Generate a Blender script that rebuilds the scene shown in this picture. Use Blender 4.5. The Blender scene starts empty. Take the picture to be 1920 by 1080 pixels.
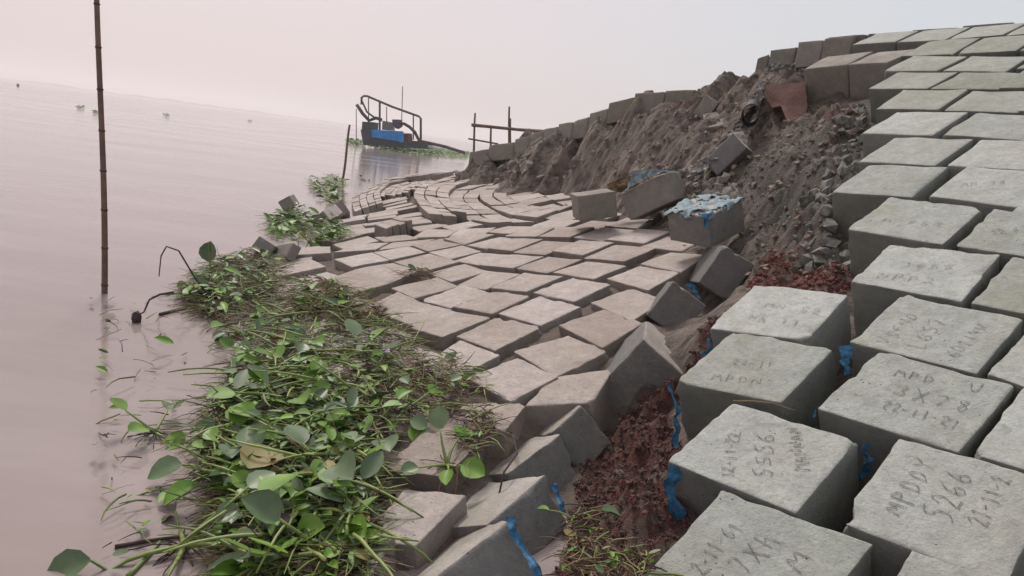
import bpy, math, random
import numpy as np
from mathutils import Matrix, Vector

rnd = random.Random(7)
rng = np.random.RandomState(11)
S = bpy.context.scene
COL = S.collection

# ------------------------------------------------------------------ camera
F, PITCH, ROLL, HC = 1240.0, 0.2088663, 0.1326076, 1.4469
cam_d = bpy.data.cameras.new("camera"); cam_d.sensor_width = 36.0
cam_d.lens = F / 1920.0 * 36.0
cam_d.clip_start = 0.05; cam_d.clip_end = 9000.0
cam = bpy.data.objects.new("camera", cam_d); COL.objects.link(cam)
c_, s_ = math.cos(ROLL), math.sin(ROLL); cp, sp = math.cos(PITCH), math.sin(PITCH)
ax = Vector((c_, s_ * sp, s_ * cp)); ay = Vector((-s_, c_ * sp, c_ * cp)); az = Vector((0, -cp, sp))
M = Matrix((ax, ay, az)).transposed().to_4x4(); M.translation = (0, 0, HC)
cam.matrix_world = M
S.camera = cam

# ------------------------------------------------------------------ world, sun, exposure
W = bpy.data.worlds.new("World"); S.world = W; W.use_nodes = True
nt = W.node_tree; nt.nodes.clear()
def wn(t, **k):
    n = nt.nodes.new(t)
    for a, b in k.items(): setattr(n, a, b)
    return n
SUN_EL, SUN_AZ = math.radians(52), math.radians(-25)      # ahead and a little to the left
sky = wn('ShaderNodeTexSky', sky_type='NISHITA', sun_disc=False, sun_elevation=SUN_EL, sun_rotation=SUN_AZ,
         air_density=1.0, dust_density=5.0, ozone_density=1.0)
skymul = wn('ShaderNodeMix', data_type='RGBA', blend_type='MULTIPLY'); skymul.inputs[0].default_value = 1.0
skymul.inputs[7].default_value = (0.028, 0.026, 0.026, 1)
tc = wn('ShaderNodeTexCoord'); sep = wn('ShaderNodeSeparateXYZ')
mr = wn('ShaderNodeMapRange', interpolation_type='SMOOTHSTEP')
mr.inputs[1].default_value = -0.35; mr.inputs[2].default_value = 0.62
ramp = wn('ShaderNodeMix', data_type='RGBA')
ramp.inputs[6].default_value = (0.53, 0.462, 0.485, 1); ramp.inputs[7].default_value = (0.525, 0.565, 0.58, 1)
add = wn('ShaderNodeMix', data_type='RGBA', blend_type='ADD'); add.inputs[0].default_value = 1.0
bg = wn('ShaderNodeBackground'); bg.inputs[1].default_value = 1.0
wo = wn('ShaderNodeOutputWorld')
L_ = nt.links.new
L_(tc.outputs['Generated'], sep.inputs[0]); L_(sep.outputs[0], mr.inputs[0]); L_(mr.outputs[0], ramp.inputs[0])
L_(sky.outputs[0], skymul.inputs[6]); L_(skymul.outputs[2], add.inputs[6]); L_(ramp.outputs[2], add.inputs[7])
L_(add.outputs[2], bg.inputs[0]); L_(bg.outputs[0], wo.inputs[0])

sd = bpy.data.lights.new("sun", 'SUN'); sd.energy = 2.2; sd.angle = math.radians(14); sd.color = (1.0, 0.95, 0.9)
sun = bpy.data.objects.new("sun", sd); COL.objects.link(sun)
sdir = Vector((math.sin(SUN_AZ) * math.cos(SUN_EL), math.cos(SUN_AZ) * math.cos(SUN_EL), math.sin(SUN_EL)))
sun.rotation_euler = sdir.to_track_quat('Z', 'Y').to_euler(); sun.location = (0, 0, 30)
vs = S.view_settings
vs.view_transform = 'Standard'; vs.look = 'None'; vs.gamma = 1.0; vs.exposure = 0.05; vs.use_curve_mapping = False
S.cycles.volume_bounces = 2
S.cycles.max_bounces = 6

# ------------------------------------------------------------------ geometry helpers
def rays(P):
    P = np.asarray(P, float); x = P[..., 0] - 960; y = -(P[..., 1] - 540)
    u = x * c_ - y * s_; v = x * s_ + y * c_
    return np.stack([u, F * cp + v * sp, -F * sp + v * cp], -1)
def at(px, py, Y):                       # the point of the place seen at that direction, Y metres ahead
    d = rays((px, py)); d = d * (Y / d[1]); return np.array([d[0], d[1], d[2] + HC])
def px_of(P):
    P = np.asarray(P, float); q = P - np.array([0, 0, HC])
    A = np.array([tuple(ax), tuple(ay), tuple(az)])
    c = q @ A.T; w = -c[..., 2]
    return np.stack([960 + F * c[..., 0] / w, 540 - F * c[..., 1] / w], -1)
def sm(x, a, b):
    t = np.clip((x - a) / (b - a), 0, 1); return t * t * (3 - 2 * t)
def zR(x, y):                            # tops of the intact slope
    z = -0.44566 + 0.41608 * x + 0.274855 * y
    c = 3.2 + 0.02 * x * 0
    k = 0.10
    h = np.clip(0.5 + 0.5 * (c - z) / k, 0, 1)
    return c * (1 - h) + z * h - k * h * (1 - h)
def zL(x, y):                            # tops of the slumped paving
    z = -0.0249893 + 0.253034 * x + 0.0766175 * y
    z = z - 0.05 * np.maximum(y - 9, 0) * np.clip((-x - 1.2) / 1.5, 0, 1)
    return z + 0.15 * np.exp(-((x + 2.55) ** 2 / 1.1 + (y - 7.2) ** 2 / 2.0)) + 0.09 * np.exp(-((x + 1.7) ** 2 / 1.0 + (y - 5.2) ** 2 / 2.5)) + 0.09 * np.exp(-((x + .75) ** 2 / 0.45 + (y - 2.6) ** 2 / 1.0))
def hit(P, fn):
    d = rays(P); d = d / d[..., 1:2]
    t = np.full(d.shape[:-1], 1.0); lo = t * 0 + 0.8; hi = t * 0 + 40.0
    ts = np.linspace(0.8, 40, 400)
    g = np.stack([(HC + d[..., 2] * q - fn(d[..., 0] * q, d[..., 1] * q)) for q in ts], -1)
    i = np.argmax(g < 0, -1); none = ~(g < 0).any(-1)
    i = np.where(none, len(ts) - 1, i)
    hi = ts[i]; lo = ts[np.maximum(i - 1, 0)]
    for _ in range(30):
        m = (lo + hi) / 2
        b = (HC + d[..., 2] * m - fn(d[..., 0] * m, d[..., 1] * m)) < 0
        hi = np.where(b, m, hi); lo = np.where(b, lo, m)
    Q = d * hi[..., None]; Q[..., 2] += HC
    return Q

# value noise, vectorised
_perm = np.random.RandomState(3).rand(64, 64, 64)
def noise3(p):
    p = np.asarray(p, float); i = np.floor(p).astype(int); f = p - i; f = f * f * (3 - 2 * f)
    i0 = i & 63; i1 = (i + 1) & 63
    X0, Y0, Z0 = i0[..., 0], i0[..., 1], i0[..., 2]; X1, Y1, Z1 = i1[..., 0], i1[..., 1], i1[..., 2]
    fx, fy, fz = f[..., 0], f[..., 1], f[..., 2]
    def lx(Y, Z): return _perm[X0, Y, Z] * (1 - fx) + _perm[X1, Y, Z] * fx
    a = lx(Y0, Z0) * (1 - fy) + lx(Y1, Z0) * fy
    b = lx(Y0, Z1) * (1 - fy) + lx(Y1, Z1) * fy
    return (a * (1 - fz) + b * fz) * 2 - 1
def fbm(p, o=4):
    r = 0; a = 1.0
    for k in range(o):
        r = r + a * noise3(p * (2.03 ** k) + 17.3 * k); a *= 0.5
    return r

def tag(o, label=None, cat=None, group=None, kind=None):
    if label: o['label'] = label
    if cat: o['category'] = cat
    if group: o['group'] = group
    if kind: o['kind'] = kind
    return o
def empty(name, loc, **k):
    o = bpy.data.objects.new(name, None); o.empty_display_size = 0.2; o.location = tuple(loc); COL.objects.link(o)
    return tag(o, **k)
def mesh_obj(name, V, Fc, mat, parent=None, smooth=False, origin=None, mats=None, midx=None):
    V = np.asarray(V, float)
    if origin is None: origin = np.array([V[:, 0].mean(), V[:, 1].mean(), V[:, 2].min()])
    origin = np.asarray(origin, float)
    me = bpy.data.meshes.new(name)
    Fc = [tuple(int(q) for q in f) for f in Fc] if not isinstance(Fc, np.ndarray) else Fc.tolist()
    me.from_pydata((V - origin).tolist(), [], Fc)
    for m in (mats or [mat]): me.materials.append(m)
    if midx is not None: me.polygons.foreach_set('material_index', np.asarray(midx, dtype=np.int32))
    if smooth: me.polygons.foreach_set('use_smooth', [True] * len(me.polygons))
    me.update()
    o = bpy.data.objects.new(name, me)
    if parent is not None:
        o.parent = parent
        pl = np.array(parent.location)
        q = parent.parent
        while q is not None: pl = pl + np.array(q.location); q = q.parent
        o.location = tuple(origin - pl)
    else: o.location = tuple(origin)
    COL.objects.link(o)
    return o
class MB:
    def __init__(s): s.V = []; s.F = []; s.n = 0; s.m = []
    def add(s, V, Fc, mi=0):
        s.V.append(np.asarray(V, float)); s.F += [tuple(q + s.n for q in f) for f in Fc]; s.m += [mi] * len(Fc); s.n += len(V)
    def tube(s, pts, r, n=6, mi=0, cap=True):
        pts = [np.asarray(p, float) for p in pts]; k = len(pts)
        rs = r if hasattr(r, '__len__') else [r] * k
        V = []
        up = np.array([0.13, 0.31, 0.94])
        for i, p in enumerate(pts):
            t = pts[min(i + 1, k - 1)] - pts[max(i - 1, 0)]; t = t / (np.linalg.norm(t) + 1e-9)
            a = np.cross(t, up)
            if np.linalg.norm(a) < 0.15: a = np.cross(t, np.array([1.0, 0, 0]))
            a /= np.linalg.norm(a); b = np.cross(t, a)
            for j in range(n):
                an = 2 * math.pi * j / n
                V.append(p + rs[i] * (a * math.cos(an) + b * math.sin(an)))
        Fc = []
        for i in range(k - 1):
            for j in range(n):
                j2 = (j + 1) % n
                Fc.append((i * n + j, i * n + j2, (i + 1) * n + j2, (i + 1) * n + j))
        if cap: Fc.append(tuple(range(n))[::-1]); Fc.append(tuple((k - 1) * n + j for j in range(n)))
        s.add(V, Fc, mi)
    def prism(s, base, off, mi=0):
        base = [np.asarray(b, float) for b in base]; n = len(base); off = np.asarray(off, float)
        V = base + [b + off for b in base]
        Fc = [tuple(range(n))[::-1], tuple(range(n, 2 * n))] + [(i, (i + 1) % n, n + (i + 1) % n, n + i) for i in range(n)]
        s.add(V, Fc, mi)
    def build(s, name, mat, parent=None, smooth=False, mats=None, origin=None):
        return mesh_obj(name, np.concatenate(s.V), s.F, mat, parent, smooth, origin, mats, s.m if mats else None)

# ------------------------------------------------------------------ materials
def new_mat(name):
    m = bpy.data.materials.new(name); m.use_nodes = True
    n = m.node_tree; b = n.nodes['Principled BSDF']
    return m, n, b
def node(n, t, **k):
    q = n.nodes.new(t)
    for a, b in k.items(): setattr(q, a, b)
    return q
def mixc(n, fac, a, b, blend='MIX'):
    q = node(n, 'ShaderNodeMix', data_type='RGBA', blend_type=blend)
    for sck, v in ((q.inputs[0], fac), (q.inputs[6], a), (q.inputs[7], b)):
        if isinstance(v, (int, float)): sck.default_value = v
        elif isinstance(v, tuple): sck.default_value = v if len(v) == 4 else (*v, 1)
        else: n.links.new(v, sck)
    return q.outputs[2]
def noise_n(n, vec, scale, detail=4, rough=0.6, w=None):
    q = node(n, 'ShaderNodeTexNoise'); q.inputs['Scale'].default_value = scale; q.inputs['Detail'].default_value = detail
    q.inputs['Roughness'].default_value = rough
    if vec is not None: n.links.new(vec, q.inputs['Vector'])
    return q.outputs[0]
def rng_n(n, v, a, b, c=0.0, d=1.0):
    q = node(n, 'ShaderNodeMapRange'); n.links.new(v, q.inputs[0])
    for i, x in enumerate((a, b, c, d)): q.inputs[i + 1].default_value = x
    return q.outputs[0]
def bump_n(n, b, h, strength=0.4, dist=0.01):
    q = node(n, 'ShaderNodeBump'); q.inputs['Strength'].default_value = strength; q.inputs['Distance'].default_value = dist
    n.links.new(h, q.inputs['Height']); n.links.new(q.outputs[0], b.inputs['Normal'])
def simple(name, col, rough=0.7, var=0.25, scale=12, metal=0.0, bump=0.3, bd=0.004):
    m, n, b = new_mat(name)
    g = node(n, 'ShaderNodeNewGeometry').outputs['Position']
    v = noise_n(n, g, scale, 5)
    c = mixc(n, rng_n(n, v, 0.3, 0.7), tuple(x * (1 - var) for x in col), tuple(min(1, x * (1 + var)) for x in col))
    n.links.new(c, b.inputs['Base Color']); b.inputs['Roughness'].default_value = rough; b.inputs['Metallic'].default_value = metal
    if bump: bump_n(n, b, noise_n(n, g, scale * 6, 4), bump, bd)
    return m
def concrete(name, top, side, mud, mudamt):  # paler top and darker side colours put the fall of skylight into the concrete
    m, n, b = new_mat(name)
    g = node(n, 'ShaderNodeNewGeometry'); pos = g.outputs['Position']
    oi = node(n, 'ShaderNodeObjectInfo')
    at_ = node(n, 'ShaderNodeAttribute'); at_.attribute_name = 'lit_top'
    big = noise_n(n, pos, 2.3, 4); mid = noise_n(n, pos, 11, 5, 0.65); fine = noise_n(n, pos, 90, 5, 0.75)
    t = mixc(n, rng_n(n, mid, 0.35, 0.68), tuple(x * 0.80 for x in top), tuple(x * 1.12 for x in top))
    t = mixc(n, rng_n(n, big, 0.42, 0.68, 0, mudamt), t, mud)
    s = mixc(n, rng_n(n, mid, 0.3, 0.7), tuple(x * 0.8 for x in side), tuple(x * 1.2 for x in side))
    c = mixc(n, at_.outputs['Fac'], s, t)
    spk = noise_n(n, pos, 38, 6, 0.8)
    c = mixc(n, rng_n(n, spk, 0.50, 0.64, 0.0, 0.62), c, tuple(x * 0.5 for x in top))
    c = mixc(n, rng_n(n, fine, 0.3, 0.75, 0.0, 0.4), c, tuple(x * 0.5 for x in top))
    stn = noise_n(n, pos, 4.2, 5, 0.75)
    c = mixc(n, rng_n(n, stn, 0.55, 0.68, 0.0, 0.45), c, tuple(x * y for x, y in zip(top, (0.62, 0.60, 0.45))))
    # air holes and pits
    vo = node(n, 'ShaderNodeTexVoronoi'); vo.inputs['Scale'].default_value = 34; n.links.new(pos, vo.inputs['Vector'])
    pit = rng_n(n, vo.outputs[0], 0.05, 0.12, 1, 0)
    pm = node(n, 'ShaderNodeMath', operation='MULTIPLY'); n.links.new(pit, pm.inputs[0])
    n.links.new(rng_n(n, noise_n(n, pos, 6, 2), 0.52, 0.62), pm.inputs[1])
    c = mixc(n, pm.outputs[0], c, tuple(x * 0.3 for x in side))
    hv = node(n, 'ShaderNodeHueSaturation'); n.links.new(c, hv.inputs['Color'])
    n.links.new(rng_n(n, oi.outputs['Random'], 0, 1, 0.84, 1.12), hv.inputs['Value'])
    n.links.new(rng_n(n, oi.outputs['Random'], 0, 1, 1.15, 0.8), hv.inputs['Saturation'])
    n.links.new(hv.outputs[0], b.inputs['Base Color'])
    b.inputs['Roughness'].default_value = 0.88
    ad = node(n, 'ShaderNodeMath', operation='ADD'); n.links.new(fine, ad.inputs[0])
    m2 = node(n, 'ShaderNodeMath', operation='MULTIPLY'); m2.inputs[1].default_value = 1.6; n.links.new(mid, m2.inputs[0]); n.links.new(m2.outputs[0], ad.inputs[1])
    a3 = node(n, 'ShaderNodeMath', operation='SUBTRACT'); n.links.new(ad.outputs[0], a3.inputs[0]); n.links.new(pm.outputs[0], a3.inputs[1])
    bump_n(n, b, a3.outputs[0], 1.0, 0.008)
    return m
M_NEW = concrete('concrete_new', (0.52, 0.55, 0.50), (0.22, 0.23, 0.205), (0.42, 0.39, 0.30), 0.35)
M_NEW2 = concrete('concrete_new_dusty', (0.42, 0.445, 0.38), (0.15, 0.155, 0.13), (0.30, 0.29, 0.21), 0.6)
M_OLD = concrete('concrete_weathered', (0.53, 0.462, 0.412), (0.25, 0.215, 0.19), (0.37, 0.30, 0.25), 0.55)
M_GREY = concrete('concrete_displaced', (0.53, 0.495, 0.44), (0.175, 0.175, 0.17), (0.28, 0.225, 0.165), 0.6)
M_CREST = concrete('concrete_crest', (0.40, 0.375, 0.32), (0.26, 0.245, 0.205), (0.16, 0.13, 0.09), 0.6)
M_GROOVE2 = simple('faint_scratched_groove', (0.24, 0.25, 0.225), 0.95, 0.3, 60, bump=0)
M_GROOVE = simple('scratched_groove', (0.16, 0.16, 0.145), 0.95, 0.3, 60, bump=0)

def soil_mat():
    m, n, b = new_mat('bank_soil')
    g = node(n, 'ShaderNodeNewGeometry'); pos = g.outputs['Position']
    a = node(n, 'ShaderNodeAttribute'); a.attribute_name = 'soilmix'
    sepc = node(n, 'ShaderNodeSeparateColor'); n.links.new(a.outputs['Color'], sepc.inputs[0])
    mp = node(n, 'ShaderNodeMapping'); mp.vector_type = 'POINT'; mp.inputs['Rotation'].default_value = (0, 0, -0.58); mp.inputs['Scale'].default_value = (0.35, 1.5, 0.35); n.links.new(pos, mp.inputs[0])
    big = noise_n(n, mp.outputs[0], 2.6, 6, 0.7); mid = noise_n(n, mp.outputs[0], 14, 6, 0.7); fine = noise_n(n, pos, 70, 5, 0.75)
    base = mixc(n, rng_n(n, big, 0.35, 0.65), (0.25, 0.20, 0.165), (0.46, 0.385, 0.315))
    base = mixc(n, rng_n(n, mid, 0.42, 0.62), base, (0.095, 0.085, 0.07))
    gv = mixc(n, rng_n(n, fine, 0.4, 0.62), (0.06, 0.062, 0.052), (0.21, 0.20, 0.165))
    base = mixc(n, sepc.outputs[1], base, gv)
    red = mixc(n, rng_n(n, mid, 0.35, 0.65), (0.075, 0.040, 0.034), (0.23, 0.085, 0.062))
    rf = node(n, 'ShaderNodeMath', operation='MULTIPLY'); n.links.new(sepc.outputs[0], rf.inputs[0])
    n.links.new(rng_n(n, noise_n(n, pos, 7, 5, 0.7), 0.36, 0.50), rf.inputs[1])
    base = mixc(n, rf.outputs[0], base, red)
    mud = mixc(n, rng_n(n, mid, 0.35, 0.65), (0.22, 0.175, 0.145), (0.33, 0.265, 0.22))
    base = mixc(n, sepc.outputs[2], base, mud)
    base = mixc(n, rng_n(n, fine, 0.35, 0.7, 0, 0.4), base, (0.05, 0.042, 0.036))
    n.links.new(base, b.inputs['Base Color']); b.inputs['Roughness'].default_value = 0.95
    ad = node(n, 'ShaderNodeMath', operation='ADD'); n.links.new(mid, ad.inputs[0]); n.links.new(fine, ad.inputs[1])
    bump_n(n, b, ad.outputs[0], 1.0, 0.035)
    return m
M_SOIL = soil_mat()
M_CLOD = simple('soil_clod', (0.22, 0.18, 0.145), 0.95, 0.5, 25, bump=0.6)
M_DARKCLOD = simple('dark_damp_clod', (0.085, 0.055, 0.045), 0.95, 0.5, 25, bump=0.6)
M_REDBRICK = simple('red_brick_rubble', (0.15, 0.058, 0.046), 0.95, 0.5, 25, bump=0.6)
M_GRAVEL = simple('grey_gravel', (0.17, 0.175, 0.15), 0.9, 0.55, 30, bump=0.4)
M_REDWALL = simple('red_clay_face', (0.235, 0.145, 0.122), 0.9, 0.3, 5, bump=0.6, bd=0.02)
M_BLUE = simple('blue_plastic', (0.045, 0.18, 0.33), 0.4, 0.6, 30, bump=0.8, bd=0.01)
M_PALEBLUE = simple('pale_plastic_dusty', (0.24, 0.33, 0.36), 0.6, 0.45, 22, bump=0.8, bd=0.01)
M_CLOTH = simple('torn_geotextile', (0.30, 0.29, 0.27), 0.95, 0.35, 20, bump=0.8, bd=0.01)
M_BLACK = simple('black_pipe', (0.02, 0.022, 0.022), 0.6, 0.3, 10, bump=0.2)
M_BAMBOO = simple('bamboo', (0.15, 0.085, 0.065), 0.6, 0.35, 9, bump=0.3)
M_BAMBOO_JOINT = simple('bamboo_node', (0.07, 0.045, 0.038), 0.7, 0.2, 9)
M_WOOD = simple('wet_wood', (0.10, 0.075, 0.06), 0.8, 0.3, 9)
def leaf_mat(name, a, bcol, rough=0.35):
    m, n, b = new_mat(name)
    g = node(n, 'ShaderNodeNewGeometry'); pos = g.outputs['Position']
    c = mixc(n, rng_n(n, noise_n(n, pos, 9, 4), 0.3, 0.7), a, bcol)
    c = mixc(n, rng_n(n, g.outputs['Random Per Island'], 0.0, 1.0, 0, 0.6), c, tuple(x * 0.45 for x in a))
    n.links.new(c, b.inputs['Base Color']); b.inputs['Roughness'].default_value = rough
    b.inputs['Transmission Weight'].default_value = 0.0
    b.inputs['Subsurface Weight'].default_value = 0.0
    return m
M_LEAF = leaf_mat('hyacinth_leaf', (0.085, 0.21, 0.018), (0.22, 0.38, 0.04), 0.5)
M_LEAF2 = leaf_mat('hyacinth_leaf_dull', (0.085, 0.15, 0.06), (0.19, 0.26, 0.13), 0.42)
M_LEAF3 = leaf_mat('hyacinth_leaf_yellowing', (0.20, 0.19, 0.04), (0.30, 0.20, 0.07), 0.6)
M_STEM = leaf_mat('hyacinth_stem', (0.14, 0.22, 0.045), (0.33, 0.38, 0.12), 0.5)
M_DRY = leaf_mat('dry_stalk', (0.20, 0.135, 0.07), (0.34, 0.25, 0.14), 0.8)
M_ROOT = leaf_mat('dark_root', (0.045, 0.028, 0.028), (0.09, 0.055, 0.045), 0.8)
M_FLOWER = leaf_mat('flower_petal', (0.42, 0.27, 0.50), (0.55, 0.38, 0.60), 0.6)
M_HULL = simple('hull_dark', (0.045, 0.055, 0.07), 0.6, 0.3, 2)
M_HULLBLUE = simple('hull_blue', (0.02, 0.24, 0.62), 0.5, 0.25, 2)
M_RUST = simple('rusty_pipe', (0.085, 0.062, 0.06), 0.7, 0.3, 3)
M_ENGINE = simple('engine_grey', (0.23, 0.22, 0.20), 0.6, 0.3, 3)
M_PURPLE = simple('purple_tank', (0.075, 0.05, 0.10), 0.6, 0.2, 3)
M_REDBOX = simple('red_box', (0.13, 0.04, 0.055), 0.6, 0.2, 3)
M_WHITE = simple('white_float', (0.6, 0.6, 0.58), 0.7, 0.1, 3)
M_FARBANK = simple('far_bank_trees', (0.05, 0.07, 0.05), 0.95, 0.3, 0.02, bump=0)
M_CLOUDY = simple('ash_litter', (0.16, 0.16, 0.17), 0.95, 0.4, 20)

# ------------------------------------------------------------------ block builder
def template(cs):
    cs = np.array(cs); n = len(cs); V = []; idx = {}; Fc = []; top = []
    def vid(p):
        k = tuple(np.round(p, 5))
        if k not in idx: idx[k] = len(V); V.append(p)
        return idx[k]
    for axis in range(3):
        for sgn in (-1, 1):
            for i in range(n - 1):
                for j in range(n - 1):
                    q = []
                    for (a, b) in ((i, j), (i + 1, j), (i + 1, j + 1), (i, j + 1)):
                        p = [0, 0, 0]; p[axis] = sgn; p[(axis + 1) % 3] = cs[a]; p[(axis + 2) % 3] = cs[b]
                        q.append(vid(p))
                    Fc.append(tuple(q if sgn > 0 else q[::-1])); top.append(axis == 2 and sgn > 0)
    return np.array(V, float), Fc, np.array(top)
TH = template([-1, -.985, -.955, -.91, -.85, -.76, -.64, -.5, -.35, -.18, 0, .18, .35, .5, .64, .76, .85, .91, .955, .985, 1])
TM = template([-1, -.97, -.88, -.4, .4, .88, .97, 1])
TLO = template([-1, -.93, 0, .93, 1])
def block(name, C, mat, parent=None, det=1, topface='z', rough=1.0, **k):
    """C: 8 corners, top L,B,R,T then bottom L,B,R,T"""
    C = np.asarray(C, float)
    V, Fc, top = (TLO, TM, TH)[det]
    r = {0: 0.05, 1: 0.055, 2: 0.045}[det]
    seed = rng.rand(3) * 50
    size = np.linalg.norm(C[0] - C[2]) / 1.414
    rr = r * (1 + 0.8 * np.clip(fbm(V * 3.5 + seed, 3), -0.8, 1.4)) * rough
    rr = rr[:, None]
    inner = np.clip(V, -(1 - rr), (1 - rr)); d = V - inner; L = np.linalg.norm(d, axis=1, keepdims=True)
    P = np.where(L > 1e-9, inner + rr * d / np.maximum(L, 1e-9), V)
    if det > 0:                        # broken corners and knocked edges
        for _ in range(rng.randint(2, 6) if det == 2 else rng.randint(0, 3)):
            e = rng.uniform(-1, 1, 3); k2 = rng.permutation(3)[:2]; e[k2] = np.where(rng.rand(2) < .5, -1, 1)
            if rng.rand() < .3: e = np.sign(e)
            rad = rng.uniform(.08, .22); dd = np.linalg.norm((V - e) * (1 + 0.4 * noise3(V * 6 + seed))[:, None], axis=1)
            P = P - np.sign(e) * (np.abs(e) > .99) * (np.clip(1 - dd / rad, 0, 1) ** .7 * rad * 0.42)[:, None]
    # tri-linear
    u, v, w = [(P[:, i] + 1) / 2 for i in range(3)]
    def bil(c): return ((1 - u) * (1 - v))[:, None] * c[0] + (u * (1 - v))[:, None] * c[1] + (u * v)[:, None] * c[2] + ((1 - u) * v)[:, None] * c[3]
    X = bil(C[4:]) * (1 - w)[:, None] + bil(C[:4]) * w[:, None]
    cen = C.mean(0)
    N = X - cen; N /= np.linalg.norm(N, axis=1, keepdims=True)
    edge = np.sort(np.abs(V), axis=1)[:, 1]
    amp = (0.0010 + 0.0065 * sm(edge, 0.85, 1.0) * rough) * size / 0.45
    if det > 0: X = X + N * (amp * fbm(X * 16 + seed, 4) - 0.001)[:, None]
    o = mesh_obj(name, X, Fc, mat, parent, smooth=(det > 0))
    at_ = o.data.attributes.new('lit_top', 'FLOAT', 'FACE'); 
    if name == 'concrete_block':      # the most upward face gets the paler colour, daylight painted into it
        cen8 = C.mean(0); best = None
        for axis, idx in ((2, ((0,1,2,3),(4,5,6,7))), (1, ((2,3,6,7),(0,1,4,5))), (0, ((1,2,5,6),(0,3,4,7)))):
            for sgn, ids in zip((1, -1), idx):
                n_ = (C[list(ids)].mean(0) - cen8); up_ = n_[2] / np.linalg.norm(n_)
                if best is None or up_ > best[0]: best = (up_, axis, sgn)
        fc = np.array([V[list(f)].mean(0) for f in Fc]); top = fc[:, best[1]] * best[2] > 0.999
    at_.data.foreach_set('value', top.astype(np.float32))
    return tag(o, **k)
def ccw(Q):          # L,T,R,B in the picture -> L,B,R,T , counter-clockwise from above
    Q = np.asarray(Q, float)
    q = Q[[0, 3, 2, 1]]
    a = 0
    for i in range(4):
        j = (i + 1) % 4; a += q[i, 0] * q[j, 1] - q[j, 0] * q[i, 1]
    return q if a > 0 else q[::-1].copy()
def corners8(q, h, taper=0.0):
    q = np.asarray(q); n = np.cross(q[1] - q[0], q[3] - q[0]); n /= np.linalg.norm(n)
    c = q.mean(0); b = c + (q - c) * (1 + taper) - n * h
    return np.concatenate([q, b])
SZ = 0.45
def regular(q, w):   # blend the quad with the nearest 0.45 m square
    c = q.mean(0); e1 = (q[1] - q[0] + q[2] - q[3]); e2 = (q[3] - q[0] + q[2] - q[1])
    e1 /= np.linalg.norm(e1); n = np.cross(e1, e2); n /= np.linalg.norm(n)
    e2p = np.cross(n, e1); e2u = e2 / np.linalg.norm(e2); m = e2p + e2u; m /= np.linalg.norm(m)
    e1p = np.cross(m, n); h = SZ / 2 * 0.98
    s = np.array([c - e1p * h - m * h, c + e1p * h - m * h, c + e1p * h + m * h, c - e1p * h + m * h])
    return q * (1 - w) + s * w

# ------------------------------------------------------------------ traced tops of the intact slope
RQ = dict(
 r1=[(1627,166),(1681,135),(1799,135),(1740,166)], r1b=[(1743,166),(1803,135),(1915,137),(1877,166)],
 r2=[(1641,204),(1692,168),(1818,167),(1760,205)], r2b=[(1770,206),(1822,170),(1950,172),(1912,211)],
 r3=[(1612,250),(1681,208),(1817,211),(1750,254)], r3b=[(1766,251),(1832,211),(1962,216),(1920,263)],
 r4=[(1606,303),(1679,256),(1829,260),(1754,310)], r4b=[(1777,310),(1842,260),(1985,268),(1932,318)],
 r5=[(1554,360),(1630,309),(1782,311),(1711,369)], r5b=[(1739,366),(1815,311),(1975,322),(1925,392)],
 r6=[(1587,429),(1666,369),(1847,390),(1770,459)], r6b=[(1796,461),(1866,392),(2040,415),(1985,489)],
 r7=[(1595,526),(1666,459),(1879,476),(1804,566)], r7b=[(1826,569),(1901,482),(2100,508),(2040,610)],
 r8=[(1591,640),(1692,552),(1918,600),(1835,700)], r8b=[(1865,697),(1928,625),(2140,680),(2080,775)],
 r9=[(1529,765),(1645,660),(1907,724),(1800,846)], r9b=[(1837,852),(1928,728),(2150,795),(2090,925)],
 r10=[(1575,980),(1687,821),(1990,905),(1880,1095)],
 r11=[(1678,1120),(1714,1056),(1960,1128),(1880,1270)],
 F=[(1325,616),(1415,534),(1595,550),(1512,636)], E=[(1259,716),(1374,622),(1567,654),(1464,751)],
 A=[(1247,861),(1372,755),(1612,827),(1498,960)], D=[(1200,1083),(1352,921),(1641,1025),(1500,1190)],
 r0=[(1654,132),(1710,104),(1817,105),(1760,132)], r0b=[(1765,132),(1822,105),(1930,106),(1890,134)],
 t1=[(1506,130),(1548,107),(1640,95),(1588,120)], t2=[(1590,121),(1650,97),(1727,90),(1660,116)],
)
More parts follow.
